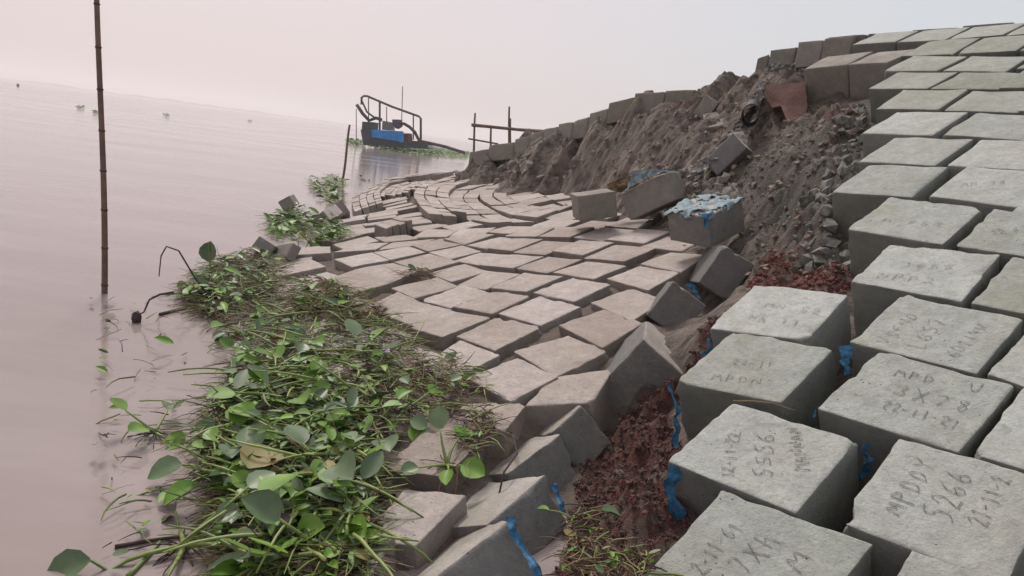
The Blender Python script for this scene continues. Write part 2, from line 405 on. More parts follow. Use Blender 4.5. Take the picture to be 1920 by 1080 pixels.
LQ = dict(
a1=[(1000,547),(1075,519),(1145,531),(1077,565)],a2=[(935,586),(1010,554),(1089,574),(1015,610)],
a3=[(858,629),(931,595),(1016,612),(926,659)],a4=[(1111,564),(1187,539),(1240,560),(1188,605)],
a5=[(1051,609),(1132,581),(1200,607),(1132,658)],a6=[(965,654),(1066,627),(1135,656),(1045,707)],
a7=[(987,755),(1050,708),(1150,685),(1096,748)],a8=[(882,707),(970,672),(1037,707),(960,752)],
a9=[(795,691),(865,637),(930,666),(839,714)],b1=[(777,617),(840,583),(918,597),(824,633)],
b2=[(732,592),(790,570),(840,580),(776,613)],b3=[(790,566),(870,536),(917,550),(842,579)],
b4=[(850,577),(925,549),(995,556),(920,590)],b5=[(732,539),(822,520),(860,536),(777,559)],
b6=[(697,575),(745,546),(787,570),(730,588)],b7=[(807,510),(870,492),(912,507),(847,527)],
b8=[(860,535),(915,506),(977,511),(905,542)],b9=[(920,540),(985,512),(1057,517),(982,547)],
c1=[(1035,507),(1100,487),(1177,495),(1115,521)],c2=[(1140,522),(1200,499),(1270,512),(1217,547)],
c3=[(1202,492),(1260,470),(1322,475),(1277,510)],c4=[(1092,484),(1155,457),(1232,464),(1170,490)],
c5=[(1035,472),(1087,451),(1152,456),(1090,481)],c6=[(960,472),(1022,449),(1080,451),(1020,476)],
c7=[(967,500),(1030,479),(1090,484),(1025,510)],c8=[(900,496),(957,476),(1020,480),(960,502)],
c9=[(855,487),(902,472),(955,476),(897,495)],d1=[(1135,450),(1200,428),(1255,434),(1207,458)],
d2=[(1072,443),(1130,423),(1195,428),(1127,450)],d3=[(1007,445),(1050,426),(1118,425),(1065,446)],
d4=[(947,444),(990,427),(1040,426),(1003,445)],e1=[(915,466),(967,447),(1018,448),(957,472)],
e2=[(875,459),(942,444),(965,447),(910,466)],d5=[(1132,422),(1180,405),(1240,410),(1197,427)],
f1=[(775,460),(827,446),(865,459),(802,472)],f2=[(805,472),(865,460),(902,471),(845,486)],
f3=[(737,489),(802,474),(862,491),(795,510)],f4=[(700,471),(770,460),(797,472),(732,487)],
f5=[(627,485),(697,472),(730,487),(660,500)],f6=[(660,503),(735,492),(788,510),(732,536)],
f7=[(612,522),(657,505),(728,537),(680,550)],g2=[(622,475),(665,462),(732,455),(700,468)],
g3=[(705,468),(735,454),(825,445),(772,458)],g4=[(602,450),(660,427),(680,437),(622,456)],
g5=[(624,459),(695,440),(709,450),(637,467)],g1=[(540,478),(545,466),(617,461),(622,474)],
o3=[(822,812),(880,760),(982,757),(935,797)],o2=[(738,872),(800,815),(893,822),(822,880)],
o1=[(703,1000),(775,925),(858,925),(757,1002)],
h1=[(772,445),(800,428),(860,430),(838,443)],h2=[(842,443),(862,428),(930,426),(905,440)],
)
BANDS = [
 [(790,329),(715,342),(680,358),(657,378),(660,400),(672,423),(700,437),(722,445)],
 [(850,330),(790,337),(728,351),(710,367),(716,388),(728,408),(741,421),(772,426)],
 [(905,331),(845,340),(785,350),(772,372),(785,395),(803,415),(835,420)],
 [(960,331),(905,340),(850,355),(838,372),(855,397),(885,416),(920,418)],
 [(1010,331),(960,340),(905,356),(893,371),(925,396),(960,409),(1005,414)],
 [(1050,333),(1010,341),(960,354),(945,370),(975,385),(1020,394),(1070,388),(1085,383)],
]
def quad_on(q, fn, w): return regular(ccw(hit(q, fn)), w)
Rq = {k: quad_on(q, zR, 0.25) for k, q in RQ.items()}
Lq = {k: quad_on(q, zL, 0.3) for k, q in LQ.items()}

# occupancy raster for the filler
CELL = 0.03; OX, OY = -5.0, 0.0; OCC = np.zeros((500, 800), bool)   # x to 10, y to 24
def inside(poly, X, Y):
    r = np.zeros(X.shape, bool); n = len(poly); j = n - 1
    for i in range(n):
        xi, yi = poly[i][:2]; xj, yj = poly[j][:2]
        with np.errstate(divide='ignore', invalid='ignore'):
            c = ((yi > Y) != (yj > Y)) & (X < (xj - xi) * (Y - yi) / (yj - yi + 1e-12) + xi)
        r ^= c; j = i
    return r
def cells(q):
    x0 = int((q[:, 0].min() - OX) / CELL); x1 = int((q[:, 0].max() - OX) / CELL) + 2
    y0 = int((q[:, 1].min() - OY) / CELL); y1 = int((q[:, 1].max() - OY) / CELL) + 2
    x0, y0 = max(x0, 0), max(y0, 0); x1, y1 = min(x1, OCC.shape[0]), min(y1, OCC.shape[1])
    I, J = np.meshgrid(np.arange(x0, x1), np.arange(y0, y1), indexing='ij')
    m = inside(q, OX + (I + .5) * CELL, OY + (J + .5) * CELL)
    return I[m], J[m]
def mark(q): i, j = cells(q); OCC[i, j] = True
def overlap(q):
    i, j = cells(q)
    return 1.0 if len(i) == 0 else OCC[i, j].mean()
# band quads
def resample(P, step):
    s = np.concatenate([[0], np.cumsum(np.linalg.norm(np.diff(P, axis=0), axis=1))])
    n = max(2, int(round(s[-1] / step)) + 1); t = np.linspace(0, s[-1], n)
    return np.stack([np.interp(t, s, P[:, k]) for k in range(3)], -1), s[-1]
def dens(pl, n=60):
    pl = np.array(pl, float); s = np.concatenate([[0], np.cumsum(np.linalg.norm(np.diff(pl, axis=0), axis=1))])
    t = np.linspace(0, s[-1], n)
    # smooth the polyline a little
    q = np.stack([np.interp(t, s, pl[:, k]) for k in range(2)], -1)
    for _ in range(4): q[1:-1] = (q[:-2] + 2 * q[1:-1] + q[2:]) / 4
    return q
for q in Lq.values(): mark(q)
band_quads = []
for bi in range(len(BANDS) - 1):
    A3 = hit(dens(BANDS[bi]), zL); B3 = hit(dens(BANDS[bi + 1]), zL)
    la = resample(A3, 1)[1]; lb = resample(B3, 1)[1]; n = int(round((la + lb) / 2 / 0.46))
    wid = np.linalg.norm(A3 - B3, axis=1).mean()
    sub = max(1, int(round(wid / 0.47)))
    a = resample(A3, la / n)[0]; b = resample(B3, lb / n)[0]; n = min(len(a), len(b)) - 1
    for s in range(sub):
        p0 = a * (1 - s / sub) + b * s / sub; p1 = a * (1 - (s + 1) / sub) + b * (s + 1) / sub
        for i in range(n):
            q = np.array([p0[i], p0[i + 1], p1[i + 1], p1[i]])
            c = q.mean(0); e_ = (q[3] - q[0] + q[2] - q[1]) / 4
            q = c + (q - c) * 0.985; q[:2] += e_ * 0.055; q[2:] -= e_ * 0.055
            area = 0
            for k in range(4):
                j = (k + 1) % 4; area += q[k, 0] * q[j, 1] - q[j, 0] * q[k, 1]
            if area < 0: q = q[::-1].copy()
            if abs(area) / 2 < 0.05: continue
            dz = (0.10, 0.03, 0.07, 0.0, 0.03)[bi] + rnd.uniform(-.012, .012)
            q[:, 2] += dz + np.array([rnd.uniform(-.008, .008) for _ in range(4)])
            if overlap(q) > 0.35: continue
            band_quads.append(q); mark(q)

# filler of the slumped area
def pix_poly(poly, fn): return hit(np.array(poly, float), fn)
LREG = [(560,1120),(540,900),(600,780),(560,640),(500,560),(430,520),(520,462),(600,445),(655,440),(655,378),(700,350),(760,331),(900,322),(1060,322),
        (1095,350),(1120,395),(1262,440),(1300,470),(1270,520),(1215,585),(1110,700),(1050,755),(960,815),(900,890),(860,960),(760,1120)]
reg = np.array(LREG, float)
def yaw(q): e = q[1] - q[0] + q[2] - q[3]; return math.atan2(e[1], e[0])
src = [(q.mean(0), yaw(q)) for q in list(Lq.values()) + band_quads]
sc = np.array([s[0] for s in src]); sy = np.array([s[1] for s in src])
sy4 = np.exp(1j * 4 * sy)
cand = []
fill_quads = []
order = [(x, y) for y in np.arange(0.9, 18, 0.085) for x in np.arange(-4.2, 3.2, 0.085)]
def sq(x, y, a, s, fn):
    h = s / 2; ca, sa = math.cos(a), math.sin(a)
    P = [(x + ca * u - sa * v, y + sa * u + ca * v) for u, v in ((-h, -h), (h, -h), (h, h), (-h, h))]
    return np.array([(p[0], p[1], float(fn(np.float64(p[0]), np.float64(p[1])))) for p in P])
inreg_pts = np.array(order)
pz = zL(inreg_pts[:, 0], inreg_pts[:, 1])
pp = px_of(np.column_stack([inreg_pts, pz]))
okm = inside(reg, pp[:, 0], pp[:, 1]) & (pz > -0.13) & (inreg_pts[:, 1] > 0.9)
for tol in (0.04, 0.10, 0.17):
    for (x, y), ok in zip(order, okm):
        if not ok: continue
        if OCC[min(499, int((x - OX) / CELL)), min(799, int((y - OY) / CELL))]: continue
        d2 = (sc[:, 0] - x) ** 2 + (sc[:, 1] - y) ** 2; w = 1 / (d2 + 0.15) ** 2
        a = np.angle((w * sy4).sum()) / 4
        for s in (0.44, 0.40):
            q = sq(x, y, a, s, zL)
            if overlap(q) < tol:
                q = sq(x, y, a + rnd.uniform(-.05, .05), s, zL)
                q[:, 2] += rnd.uniform(-.05, .03) + np.array([rnd.uniform(-.018, .018) for _ in range(4)])
                fill_quads.append(q); mark(q); break
# filler of the intact slope
OCC[:] = False
for q in Rq.values(): mark(q)
Ryaw = np.angle(sum(np.exp(1j * 4 * yaw(Rq[k])) for k in ('r3', 'r4', 'r5', 'r6', 'r7', 'r8'))) / 4
c0 = Rq['r6'].mean(0)
rfill = []
e1 = np.array([math.cos(Ryaw), math.sin(Ryaw)])
if e1[0] < 0: e1 = -e1
# e_row : down-slope/up-slope direction inside a row, e_col: from row to row
d_row = Rq['r6b'].mean(0)[:2] - Rq['r6'].mean(0)[:2]; d_row /= np.linalg.norm(d_row)
d_col = Rq['r3'].mean(0)[:2] - Rq['r8'].mean(0)[:2]; d_col = d_col / 5.0
d_col = d_col / np.linalg.norm(d_col)
rowpts = [Rq[k].mean(0)[:2] for k in ('r11','r10','r9','r8','r7','r6','r5','r4','r3','r2','r1','r0')]
rows = {i: p for i, p in enumerate(rowpts)}
perp = np.array([-d_row[1], d_row[0]])
if perp @ (rowpts[-1] - rowpts[0]) < 0: perp = -perp
for i in range(12, 19): rows[i] = rows[i - 1] + perp * 0.465 + d_row * (0.16 if i % 2 else -0.12)
rows[-1] = rows[0] - perp * 0.465 + d_row * 0.2; rows[-2] = rows[-1] - perp * 0.465 - d_row * 0.2
ang = math.atan2(d_row[1], d_row[0])
for ri, p in rows.items():
    k0 = 0 if ri <= 11 else -3
    for k in range(k0, 9):
        c = p + d_row * 0.47 * k
        z = zR(c[0], c[1])
        if ri > 11 and (px_of(np.array([c[0], c[1], z]))[0] < 1600 or c[1] > 9.5): continue
        for off in (0, 0.06, 0.12, 0.2):
            cc = c + d_row * off
            q = sq(cc[0], cc[1], ang, 0.445, zR)
            if overlap(q) < 0.06:
                q[:, 2] += rnd.uniform(-.012, .012) + np.array([rnd.uniform(-.006, .006) for _ in range(4)])
                rfill.append(q); mark(q); break

# ------------------------------------------------------------------ crest blocks standing along the scarp
CREST = [((880,287),13.2),((916,275),12.7),((965,262),12.05),((995,250),11.6),((1020,243),11.25),((1047,235),10.9),((1075,227),10.55),
         ((1105,215),10.2),((1141,199),9.85),((1190,178),9.5),((1248,170),9.15),((1303,166),8.85)]
CREST2 = [((1420,112),8.75),((1444,97),8.7),((1495,86),8.45)]
CREST3 = [((1497,79),8.4),((1545,73),8.15),((1602,66),7.9)]

# ------------------------------------------------------------------ tilted blocks fitted to what is seen of their corners
TILT = [  # eight corners of every displaced block, metres: top L,B,R,T then bottom
 ('Z', [[0.458,3.295,0.2],[0.785,3.225,-0.011],[1.025,3.185,0.373],[0.697,3.256,0.584],[0.561,3.813,0.189],[0.889,3.743,-0.023],[1.128,3.704,0.361],[0.801,3.774,0.572]], 'grey',
  'dark-faced block tipped on edge beside the red soil trough, largest of the tilted ones'),
 ('Q1', [[0.091,3.375,-0.087],[0.258,2.844,0.18],[0.4,2.954,0.308],[0.233,3.484,0.042],[0.26,3.346,-0.25],[0.427,2.815,0.016],[0.57,2.925,0.145],[0.403,3.456,-0.122]], 'grey',
  'tilted block directly below the big dark-faced one, pale top leaning to the river'),
 ('P1', [[-0.119,2.75,-0.035],[0.083,2.532,0.127],[0.305,2.801,0.213],[0.103,3.019,0.051],[0.014,2.71,-0.255],[0.216,2.492,-0.093],[0.438,2.761,-0.007],[0.236,2.979,-0.169]], 'grey',
  'leaning block third from the bottom along the red soil trough, brown damp top'),
 ('P2', [[-0.304,2.348,-0.084],[0.022,2.086,0.155],[0.226,2.396,0.215],[-0.1,2.657,-0.024],[-0.192,2.311,-0.278],[0.134,2.049,-0.04],[0.339,2.359,0.021],[0.013,2.621,-0.218]], 'grey',
  'leaning block with dead stalks across its top and blue plastic at its right edge'),
 ('P3', [[-0.297,2.202,-0.179],[-0.126,1.785,0.135],[0.091,1.967,0.258],[-0.08,2.384,-0.055],[-0.148,2.138,-0.345],[0.023,1.721,-0.032],[0.24,1.903,0.092],[0.069,2.32,-0.221]], 'grey',
  'lowest leaning block at the bottom edge with blue plastic hanging from its corner'),
 ('Z2', [[0.87,4.105,0.516],[1.088,4.05,0.397],[1.223,4.072,0.636],[1.005,4.127,0.754],[0.936,4.534,0.439],[1.155,4.479,0.32],[1.29,4.501,0.558],[1.071,4.556,0.677]], 'grey',
  'small-looking bluish grey tilted block with a blue plastic scrap on its upper edge'),
 ('Z3', [[1.31,4.656,0.678],[1.537,4.614,0.571],[1.679,4.645,0.86],[1.452,4.687,0.967],[1.385,5.35,0.567],[1.612,5.308,0.46],[1.754,5.339,0.749],[1.527,5.381,0.856]], 'grey',
  'steeply upended block with a pale triangular top and rounded grey face below the soil face'),
 ('S1', [[0.533,6.761,1.044],[0.598,6.767,0.792],[0.98,6.808,0.893],[0.914,6.803,1.145],[0.486,7.194,1.042],[0.552,7.2,0.79],[0.933,7.242,0.891],[0.867,7.236,1.143]], 'crest',
  'upright dark block lying on the paving, left of two that touch'),
 ('S2', [[0.961,6.846,1.117],[1.103,6.777,0.871],[1.47,6.544,1.149],[1.328,6.612,1.395],[1.203,7.256,1.143],[1.345,7.188,0.898],[1.712,6.954,1.175],[1.57,7.023,1.421]], 'crest',
  'dark block wrapped with pale plastic over its top, right of two that touch'),
 ('S3', [[1.158,5.431,1.1],[1.407,5.087,1.123],[1.723,5.327,1.279],[1.474,5.67,1.256],[1.243,5.476,0.859],[1.492,5.133,0.881],[1.808,5.372,1.038],[1.559,5.716,1.015]], 'grey',
  'large squarish block with torn blue plastic draped over its flat top'),
 ('S4', [[1.746,6.857,1.556],[1.876,6.735,1.428],[2.09,6.642,1.735],[1.96,6.764,1.863],[2.11,7.356,1.453],[2.24,7.235,1.325],[2.454,7.142,1.632],[2.324,7.263,1.76]], 'grey',
  'block sliding down the middle of the scarp below the black pipe'),
 ('S5', [[1.926,8.483,2.13],[2.077,8.393,2.049],[2.179,8.347,2.291],[2.028,8.436,2.372],[2.138,8.856,2.112],[2.289,8.767,2.031],[2.391,8.72,2.273],[2.24,8.81,2.354]], 'crest',
  'small tilted block standing on its corner at the crest left of the soil mound'),
 ('S6', [[2.014,8.352,2.128],[1.99,7.938,1.947],[2.218,7.89,2.024],[2.242,8.304,2.205],[2.178,8.511,1.742],[2.154,8.097,1.561],[2.382,8.05,1.638],[2.406,8.464,1.819]], 'crest',
  'half buried grey block below the tilted crest block'),
 ('W1', [[-3.836,10.361,0.122],[-3.732,10.374,-0.023],[-3.568,10.406,0.098],[-3.672,10.393,0.243],[-3.91,10.796,0.108],[-3.806,10.809,-0.037],[-3.642,10.841,0.084],[-3.746,10.828,0.228]], 'dark',
  'dark block alone in the water, farthest out of the drowned ones'),
 ('W2', [[-2.743,6.713,0.078],[-2.567,6.723,-0.014],[-2.5,6.774,0.121],[-2.677,6.764,0.212],[-2.827,7.13,-0.039],[-2.651,7.14,-0.131],[-2.584,7.191,0.004],[-2.76,7.181,0.095]], 'dark',
  'dark pointed block corner rising from the water beside the heap of weeds'),
 ('W3', [[-2.606,6.899,-0.051],[-2.317,6.572,0.062],[-2.28,6.654,0.204],[-2.569,6.981,0.091],[-2.531,6.949,-0.099],[-2.242,6.622,0.013],[-2.204,6.704,0.155],[-2.493,7.031,0.042]], 'old',
  'brown block lying against the first flat block at the water edge'),
 ('W4', [[-2.962,9.403,0.059],[-2.839,9.406,-0.054],[-2.696,9.363,0.101],[-2.819,9.361,0.214],[-2.907,9.84,0.128],[-2.784,9.842,0.016],[-2.641,9.799,0.171],[-2.764,9.797,0.283]], 'old',
  'brown tumbled block at the shore with plants growing round its foot'),
 ('W5', [[-2.906,10.094,0.23],[-2.75,10.056,0.057],[-2.625,10.121,0.155],[-2.781,10.159,0.328],[-2.985,10.482,0.073],[-2.829,10.444,-0.1],[-2.705,10.509,-0.002],[-2.861,10.547,0.171]], 'old',
  'narrow tumbled block leaning on the outer curved row of paving'),
]
fitted = {k: (np.array(C8), mt, lab) for k, C8, mt, lab in TILT}

# ------------------------------------------------------------------ terrain
ctrl = []
def add_c(x, y, z, smooth=0): ctrl.append((x, y, z))
for k, q in Rq.items():
    c = q.mean(0); add_c(c[0], c[1], c[2] - 0.38)
for q in rfill[::2]: c = q.mean(0); add_c(c[0], c[1], c[2] - 0.38)
for k, q in Lq.items():
    c = q.mean(0); add_c(c[0], c[1], c[2] - 0.075)
for q in band_quads[::3] + fill_quads[::4]: c = q.mean(0); add_c(c[0], c[1], zL(c[0], c[1]) - 0.13)
SCARP = [((1560,250),6.0),((1530,300),5.6),((1500,350),5.1),((1450,450),4.7),((1520,510),3.75),((1380,300),6.9),((1240,250),9.2),((1200,330),8.3),
 ((1100,300),10.2),((1050,300),11.2),((1350,230),8.2),((1480,200),7.6),((1480,250),7.0),((1400,370),6.1),((1440,500),4.35),((1560,200),6.6),
 ((1480,400),5.0),((1550,420),4.2),((1300,330),7.3),((1300,270),8.0),((1160,260),9.8),((1130,340),9.2),((980,300),12.6),((930,305),13.4),
 ((1350,620),3.4),((1300,640),3.35),((1375,585),4.6),((1290,612),3.9),((1335,588),4.2),((1425,545),4.25),((1250,770),2.95),((1200,850),2.7),((1180,900),2.5),((1150,960),2.3),((1120,1010),2.2),((1180,1070),1.9),
 ((1250,1000),2.05),((1098,915),2.68),((1150,868),2.85),((1065,1000),2.38),((1035,1085),2.12),((1140,835),3.15),((1240,900),2.35),((1060,1070),2.05),((1560,480),3.75),((1590,330),5.0),((1600,240),5.9),((1440,430),5.2)]
for (p, Y) in SCARP: q = at(p[0], p[1], Y); add_c(*q)
for (p, Y) in CREST:
    q = at(p[0], p[1], Y + 0.25); add_c(q[0], q[1], q[2] - 0.15); q = at(p[0], p[1], Y - 0.15); add_c(q[0], q[1], q[2] - 0.2)
for (p, Y) in CREST:
    q = at(p[0], p[1], Y)
    n = np.array([0.45, 0.89])
    lowz = 0.15 if p[0] < 1150 else 0.6
    add_c(q[0] + n[0] * 1.6, q[1] + n[1] * 1.6, q[2] - 0.75); add_c(q[0] + n[0] * 5, q[1] + n[1] * 5, q[2] - 2.9)
add_c(*at(1335, 172, 8.9)); add_c(*at(1380, 145, 8.8)); add_c(*at(1415, 142, 8.75)); add_c(*at(1350, 158, 9.2)); add_c(*at(1400,140,9.3))
for (p, Y) in CREST2 + CREST3: q = at(p[0], p[1], Y); add_c(q[0] + .1, q[1] + .1, q[2] - 0.38); add_c(q[0] + .9, q[1] + 1.8, q[2] - 0.5)
add_c(*at(1470, 150, 7.75)); add_c(*at(1440, 160, 8.0)); add_c(*at(1500, 190, 7.3)); add_c(*at(1550, 195, 7.0))
for x, y, z in [(6,8,2.75),(8,8,2.7),(6,12,2.7),(9,14,2.5),(12,6,2.7),(12,12,2.6),(7,4,2.8),(9,2,2.8),(8,-1,2.8),(5,16,1.5),(9,20,1.5),(14,20,2.0),(5,-2,1.4),(3,0.3,0.6),
                (0.3,0.6,-0.1),(1.2,0.3,0.1),(-0.5,-1,-.35),(2,-2,.4),(1,22,-1),(-2,22,-1.2),(-6,22,-1.5),(-6,0,-1.5),(-6,6,-1.5),(-6,12,-1.5),(-4,16,-.9),(-3,3,-.75),(-3.5,6,-.8),
                (-4.2,10,-.8),(-4.4,13,-.7),(-3.4,17,-.5),(-2.2,19,-.5),(-1.5,1,-.6),(-1,0,-.7),(-2.6,15.8,-.05)]:
    add_c(x, y, z)
ctrl = np.array(ctrl)
def tps_fit(P, Z, lam=0.02):
    n = len(P); d = np.linalg.norm(P[:, None] - P[None], axis=-1)
    K = d ** 2 * np.log(d + 1e-9); K[np.arange(n), np.arange(n)] = 0; K += lam * np.eye(n)
    A = np.zeros((n + 3, n + 3)); A[:n, :n] = K; A[:n, n] = 1; A[:n, n + 1:] = P; A[n, :n] = 1; A[n + 1:, :n] = P.T
    return np.linalg.solve(A, np.concatenate([Z, [0, 0, 0]]))
CW = tps_fit(ctrl[:, :2], ctrl[:, 2])
def zS(x, y):
    x = np.asarray(x, float); y = np.asarray(y, float); sh = x.shape
    Pq = np.stack([x.ravel(), y.ravel()], -1); out = np.zeros(len(Pq))
    for s in range(0, len(Pq), 4000):
        d = np.linalg.norm(Pq[s:s + 4000, None] - ctrl[None, :, :2], axis=-1)
        out[s:s + 4000] = (d ** 2 * np.log(d + 1e-9)) @ CW[:len(ctrl)] + CW[len(ctrl)] + Pq[s:s + 4000] @ CW[len(ctrl) + 1:]
    return out.reshape(sh)
xs = np.concatenate([np.arange(-7, -3.2, 0.25), np.arange(-3.2, 4.4, 0.035), np.arange(4.4, 15, 0.25)])
ys = np.concatenate([np.arange(-3, 1.2, 0.2), np.arange(1.2, 10, 0.035), np.arange(10, 14, 0.06), np.arange(14, 25, 0.25)])
GX, GY = np.meshgrid(xs, ys, indexing='ij')
# smooth field on a coarse grid, then bilinear
cx = np.arange(-7.2, 15.4, 0.12); cy = np.arange(-3.2, 25.3, 0.12)
CX, CY = np.meshgrid(cx, cy, indexing='ij'); CZ = zS(CX, CY)
def zsoil(x, y):
    fx = np.clip((np.asarray(x, float) - cx[0]) / 0.12, 0, len(cx) - 1.001); fy = np.clip((np.asarray(y, float) - cy[0]) / 0.12, 0, len(cy) - 1.001)
    i = fx.astype(int); j = fy.astype(int); u = fx - i; v = fy - j
    return CZ[i, j] * (1 - u) * (1 - v) + CZ[i + 1, j] * u * (1 - v) + CZ[i, j + 1] * (1 - u) * v + CZ[i + 1, j + 1] * u * v
Z0 = zsoil(GX, GY)
gx, gy = np.gradient(CZ, 0.12)
def grad_at(x, y):
    i = np.clip(((x - cx[0]) / 0.12).astype(int), 0, len(cx) - 1); j = np.clip(((y - cy[0]) / 0.12).astype(int), 0, len(cy) - 1)
    return gx[i, j], gy[i, j]
sx, sy_ = grad_at(GX, GY); slope = np.hypot(sx, sy_)
scarpness = sm(slope, 0.45, 0.9)
under = np.zeros(GX.shape)
# gullies run down the face: ridge noise along the contour direction
fd = np.array([0.83, 0.55]); fdp = np.array([-0.55, 0.83])
along = GX * fdp[0] + GY * fdp[1]; down = GX * fd[0] + GY * fd[1]
rn = 1 - np.abs(fbm(np.stack([along * 2.6, down * 0.7, GX * 0 + 3.1], -1), 4))
rnb = 1 - np.abs(fbm(np.stack([along * 7.5, down * 1.6, GX * 0 + 9.1], -1), 3))
rn2 = fbm(np.stack([GX * 9, GY * 9, Z0 * 6], -1), 4)
rn3 = fbm(np.stack([GX * 3.1, GY * 3.1, Z0 * 2], -1), 3)
Pall = px_of(np.stack([GX, GY, Z0], -1))
trough = inside(np.array([(1040,1120),(1090,860),(1150,800),(1290,690),(1330,600),(1480,560),(1420,640),(1260,760),(1290,1000),(1160,1120)], float), Pall[..., 0], Pall[..., 1]) & (GY < 5) & (GY > 1)
Z = Z0 + scarpness * (0.22 * (rn - 0.6) + 0.10 * (rnb - 0.6) + 0.07 * rn3 + 0.035 * np.abs(rn2)) + 0.022 * rn2 + 0.02 * rn3
Z = Z + trough * 0.045 * fbm(np.stack([GX * 15, GY * 15, Z0 * 5], -1), 4)
nx, ny = GX.shape
V = np.stack([GX, GY, Z], -1).reshape(-1, 3)
I, J = np.meshgrid(np.arange(nx - 1), np.arange(ny - 1), indexing='ij')
a = (I * ny + J).ravel()
Fq = np.stack([a, a + ny, a + ny + 1, a + 1], -1)
bank = mesh_obj('riverbank_ground', V, Fq, M_SOIL, smooth=True, origin=(0, 0, 0)); tag(bank, 'eroded soil of the river bank under the collapsed block paving', None, kind='structure')
col = bank.data.color_attributes.new('soilmix', 'FLOAT_COLOR', 'POINT')
PX, PY = Pall[..., 0], Pall[..., 1]
def blob(cx_, cy_, rx, ry, y0=0, y1=30): return np.exp(-(((PX - cx_) / rx) ** 2 + ((PY - cy_) / ry) ** 2)) * (GY > y0) * (GY < y1)
red = np.clip(sm(trough.astype(float), 0, 1) * 1.0 + 1.2 * blob(1500, 510, 90, 26, 3, 4.6) + blob(1575, 215, 40, 18, 5, 8) + 0.8 * blob(1490, 440, 16, 40, 3.5, 6) + 0.8 * blob(1290, 205, 60, 12, 7, 10) + .8 * blob(1560, 290, 10, 30, 4, 7), 0, 1)
grav = np.clip(blob(1580, 270, 60, 90, 4, 8) + blob(1500, 400, 90, 70, 3.5, 7) + blob(1470, 140, 60, 14, 7, 9) + 0.6 * blob(1400, 330, 70, 60, 5, 9), 0, 1)
mud = sm(0.75 - Z0 - 0.02 * GX, 0.0, 0.5) * (1 - scarpness) * (GX < 1.5)
cc = np.stack([red, grav, np.clip(mud * (1 - red), 0, 1), np.ones_like(red)], -1).reshape(-1).astype(np.float32)
col.data.foreach_set('color', cc)
def ground(x, y): return float(zsoil(np.array([x]), np.array([y]))[0])

# river bed far out, water, far bank
bed = MB(); bed.add([(-3500, -400, -3), (3500, -400, -3), (3500, 4200, -3), (-3500, 4200, -3)], [(0, 1, 2, 3)])
tag(bed.build('river_bed', M_WOOD), kind='structure')
def water_mat():
    m, n, b = new_mat('river_water')
    g = node(n, 'ShaderNodeNewGeometry'); pos = g.outputs['Position']
    mp = node(n, 'ShaderNodeMapping'); mp.inputs['Scale'].default_value = (0.6, 1.5, 1); mp.inputs['Rotation'].default_value = (0, 0, 0.25); n.links.new(pos, mp.inputs[0])
    c = mixc(n, rng_n(n, noise_n(n, mp.outputs[0], 0.8, 4), 0.3, 0.7), (0.29, 0.245, 0.23), (0.35, 0.295, 0.28))
    mp2 = node(n, 'ShaderNodeMapping'); mp2.inputs['Scale'].default_value = (0.12, 0.5, 1); mp2.inputs['Rotation'].default_value = (0, 0, 0.35); n.links.new(pos, mp2.inputs[0])
    c = mixc(n, rng_n(n, noise_n(n, mp2.outputs[0], 1.4, 5, 0.65), 0.42, 0.68, 0, 0.7), c, (0.25, 0.20, 0.18))
    n.links.new(c, b.inputs['Base Color'])
    n.links.new(rng_n(n, noise_n(n, mp2.outputs[0], 0.9, 4), 0.3, 0.7, 0.04, 0.16), b.inputs['Roughness'])
    b.inputs['IOR'].default_value = 1.333 #; b.inputs['IOR'].default_value = 1.333
    w1 = noise_n(n, mp.outputs[0], 2.6, 3, 0.55); w2 = noise_n(n, mp.outputs[0], 13, 3, 0.6)
    ad = node(n, 'ShaderNodeMath', operation='MULTIPLY_ADD'); n.links.new(w2, ad.inputs[0]); ad.inputs[1].default_value = 0.22; n.links.new(w1, ad.inputs[2])
    bump_n(n, b, ad.outputs[0], 0.18, 0.03)
    return m
wm = MB(); wm.add([(-3400, -300, 0), (3400, -300, 0), (3400, 4100, 0), (-3400, 4100, 0)], [(0, 1, 2, 3)])
tag(wm.build('river_water', water_mat()), kind='structure')
# far bank: low line of trees
V = []; Fc = []
n = 240
for i in range(n):
    x = -2700 + i * 2900 / (n - 1)
    h = (2 + 3 * (0.5 + 0.5 * noise3(np.array([i * 0.21, 1, 1]))) + 3 * noise3(np.array([i * 0.9, 5, 1]))) * sm(np.float64(200 - x), 0, 1400)
    y = 1250 + 0.25 * (x + 2700) 
    V += [(x, y, -0.5), (x, y + 10, h + 0.2), (x, y + 60, h * 0.9), (x, y + 90, -0.5)]
for i in range(n - 1):
    for k in range(3): Fc.append((4 * i + k, 4 * i + 4 + k, 4 * i + 5 + k, 4 * i + 1 + k))
tag(mesh_obj('far_bank', V, Fc, M_FARBANK, smooth=True), kind='structure')

# haze
hb = MB()
x0, x1, y0, y1, z0_, z1_ = -3600, 3600, -450, 4300, -4, 45
P8 = [(x0, y0, z0_), (x1, y0, z0_), (x1, y1, z0_), (x0, y1, z0_), (x0, y0, z1_), (x1, y0, z1_), (x1, y1, z1_), (x0, y1, z1_)]
hb.add(P8, [(3, 2, 1, 0), (4, 5, 6, 7), (0, 1, 5, 4), (1, 2, 6, 5), (2, 3, 7, 6), (3, 0, 4, 7)])
hm = bpy.data.materials.new('haze'); hm.use_nodes = True; hn = hm.node_tree; hn.nodes.clear()
pv = hn.nodes.new('ShaderNodeVolumePrincipled'); pv.inputs['Density'].default_value = 0.0010; pv.inputs['Color'].default_value = (0.99, 0.965, 0.97, 1); pv.inputs['Anisotropy'].default_value = 0.45
ho = hn.nodes.new('ShaderNodeOutputMaterial'); hn.links.new(pv.outputs[0], ho.inputs['Volume'])
tag(hb.build('haze', hm), kind='stuff')

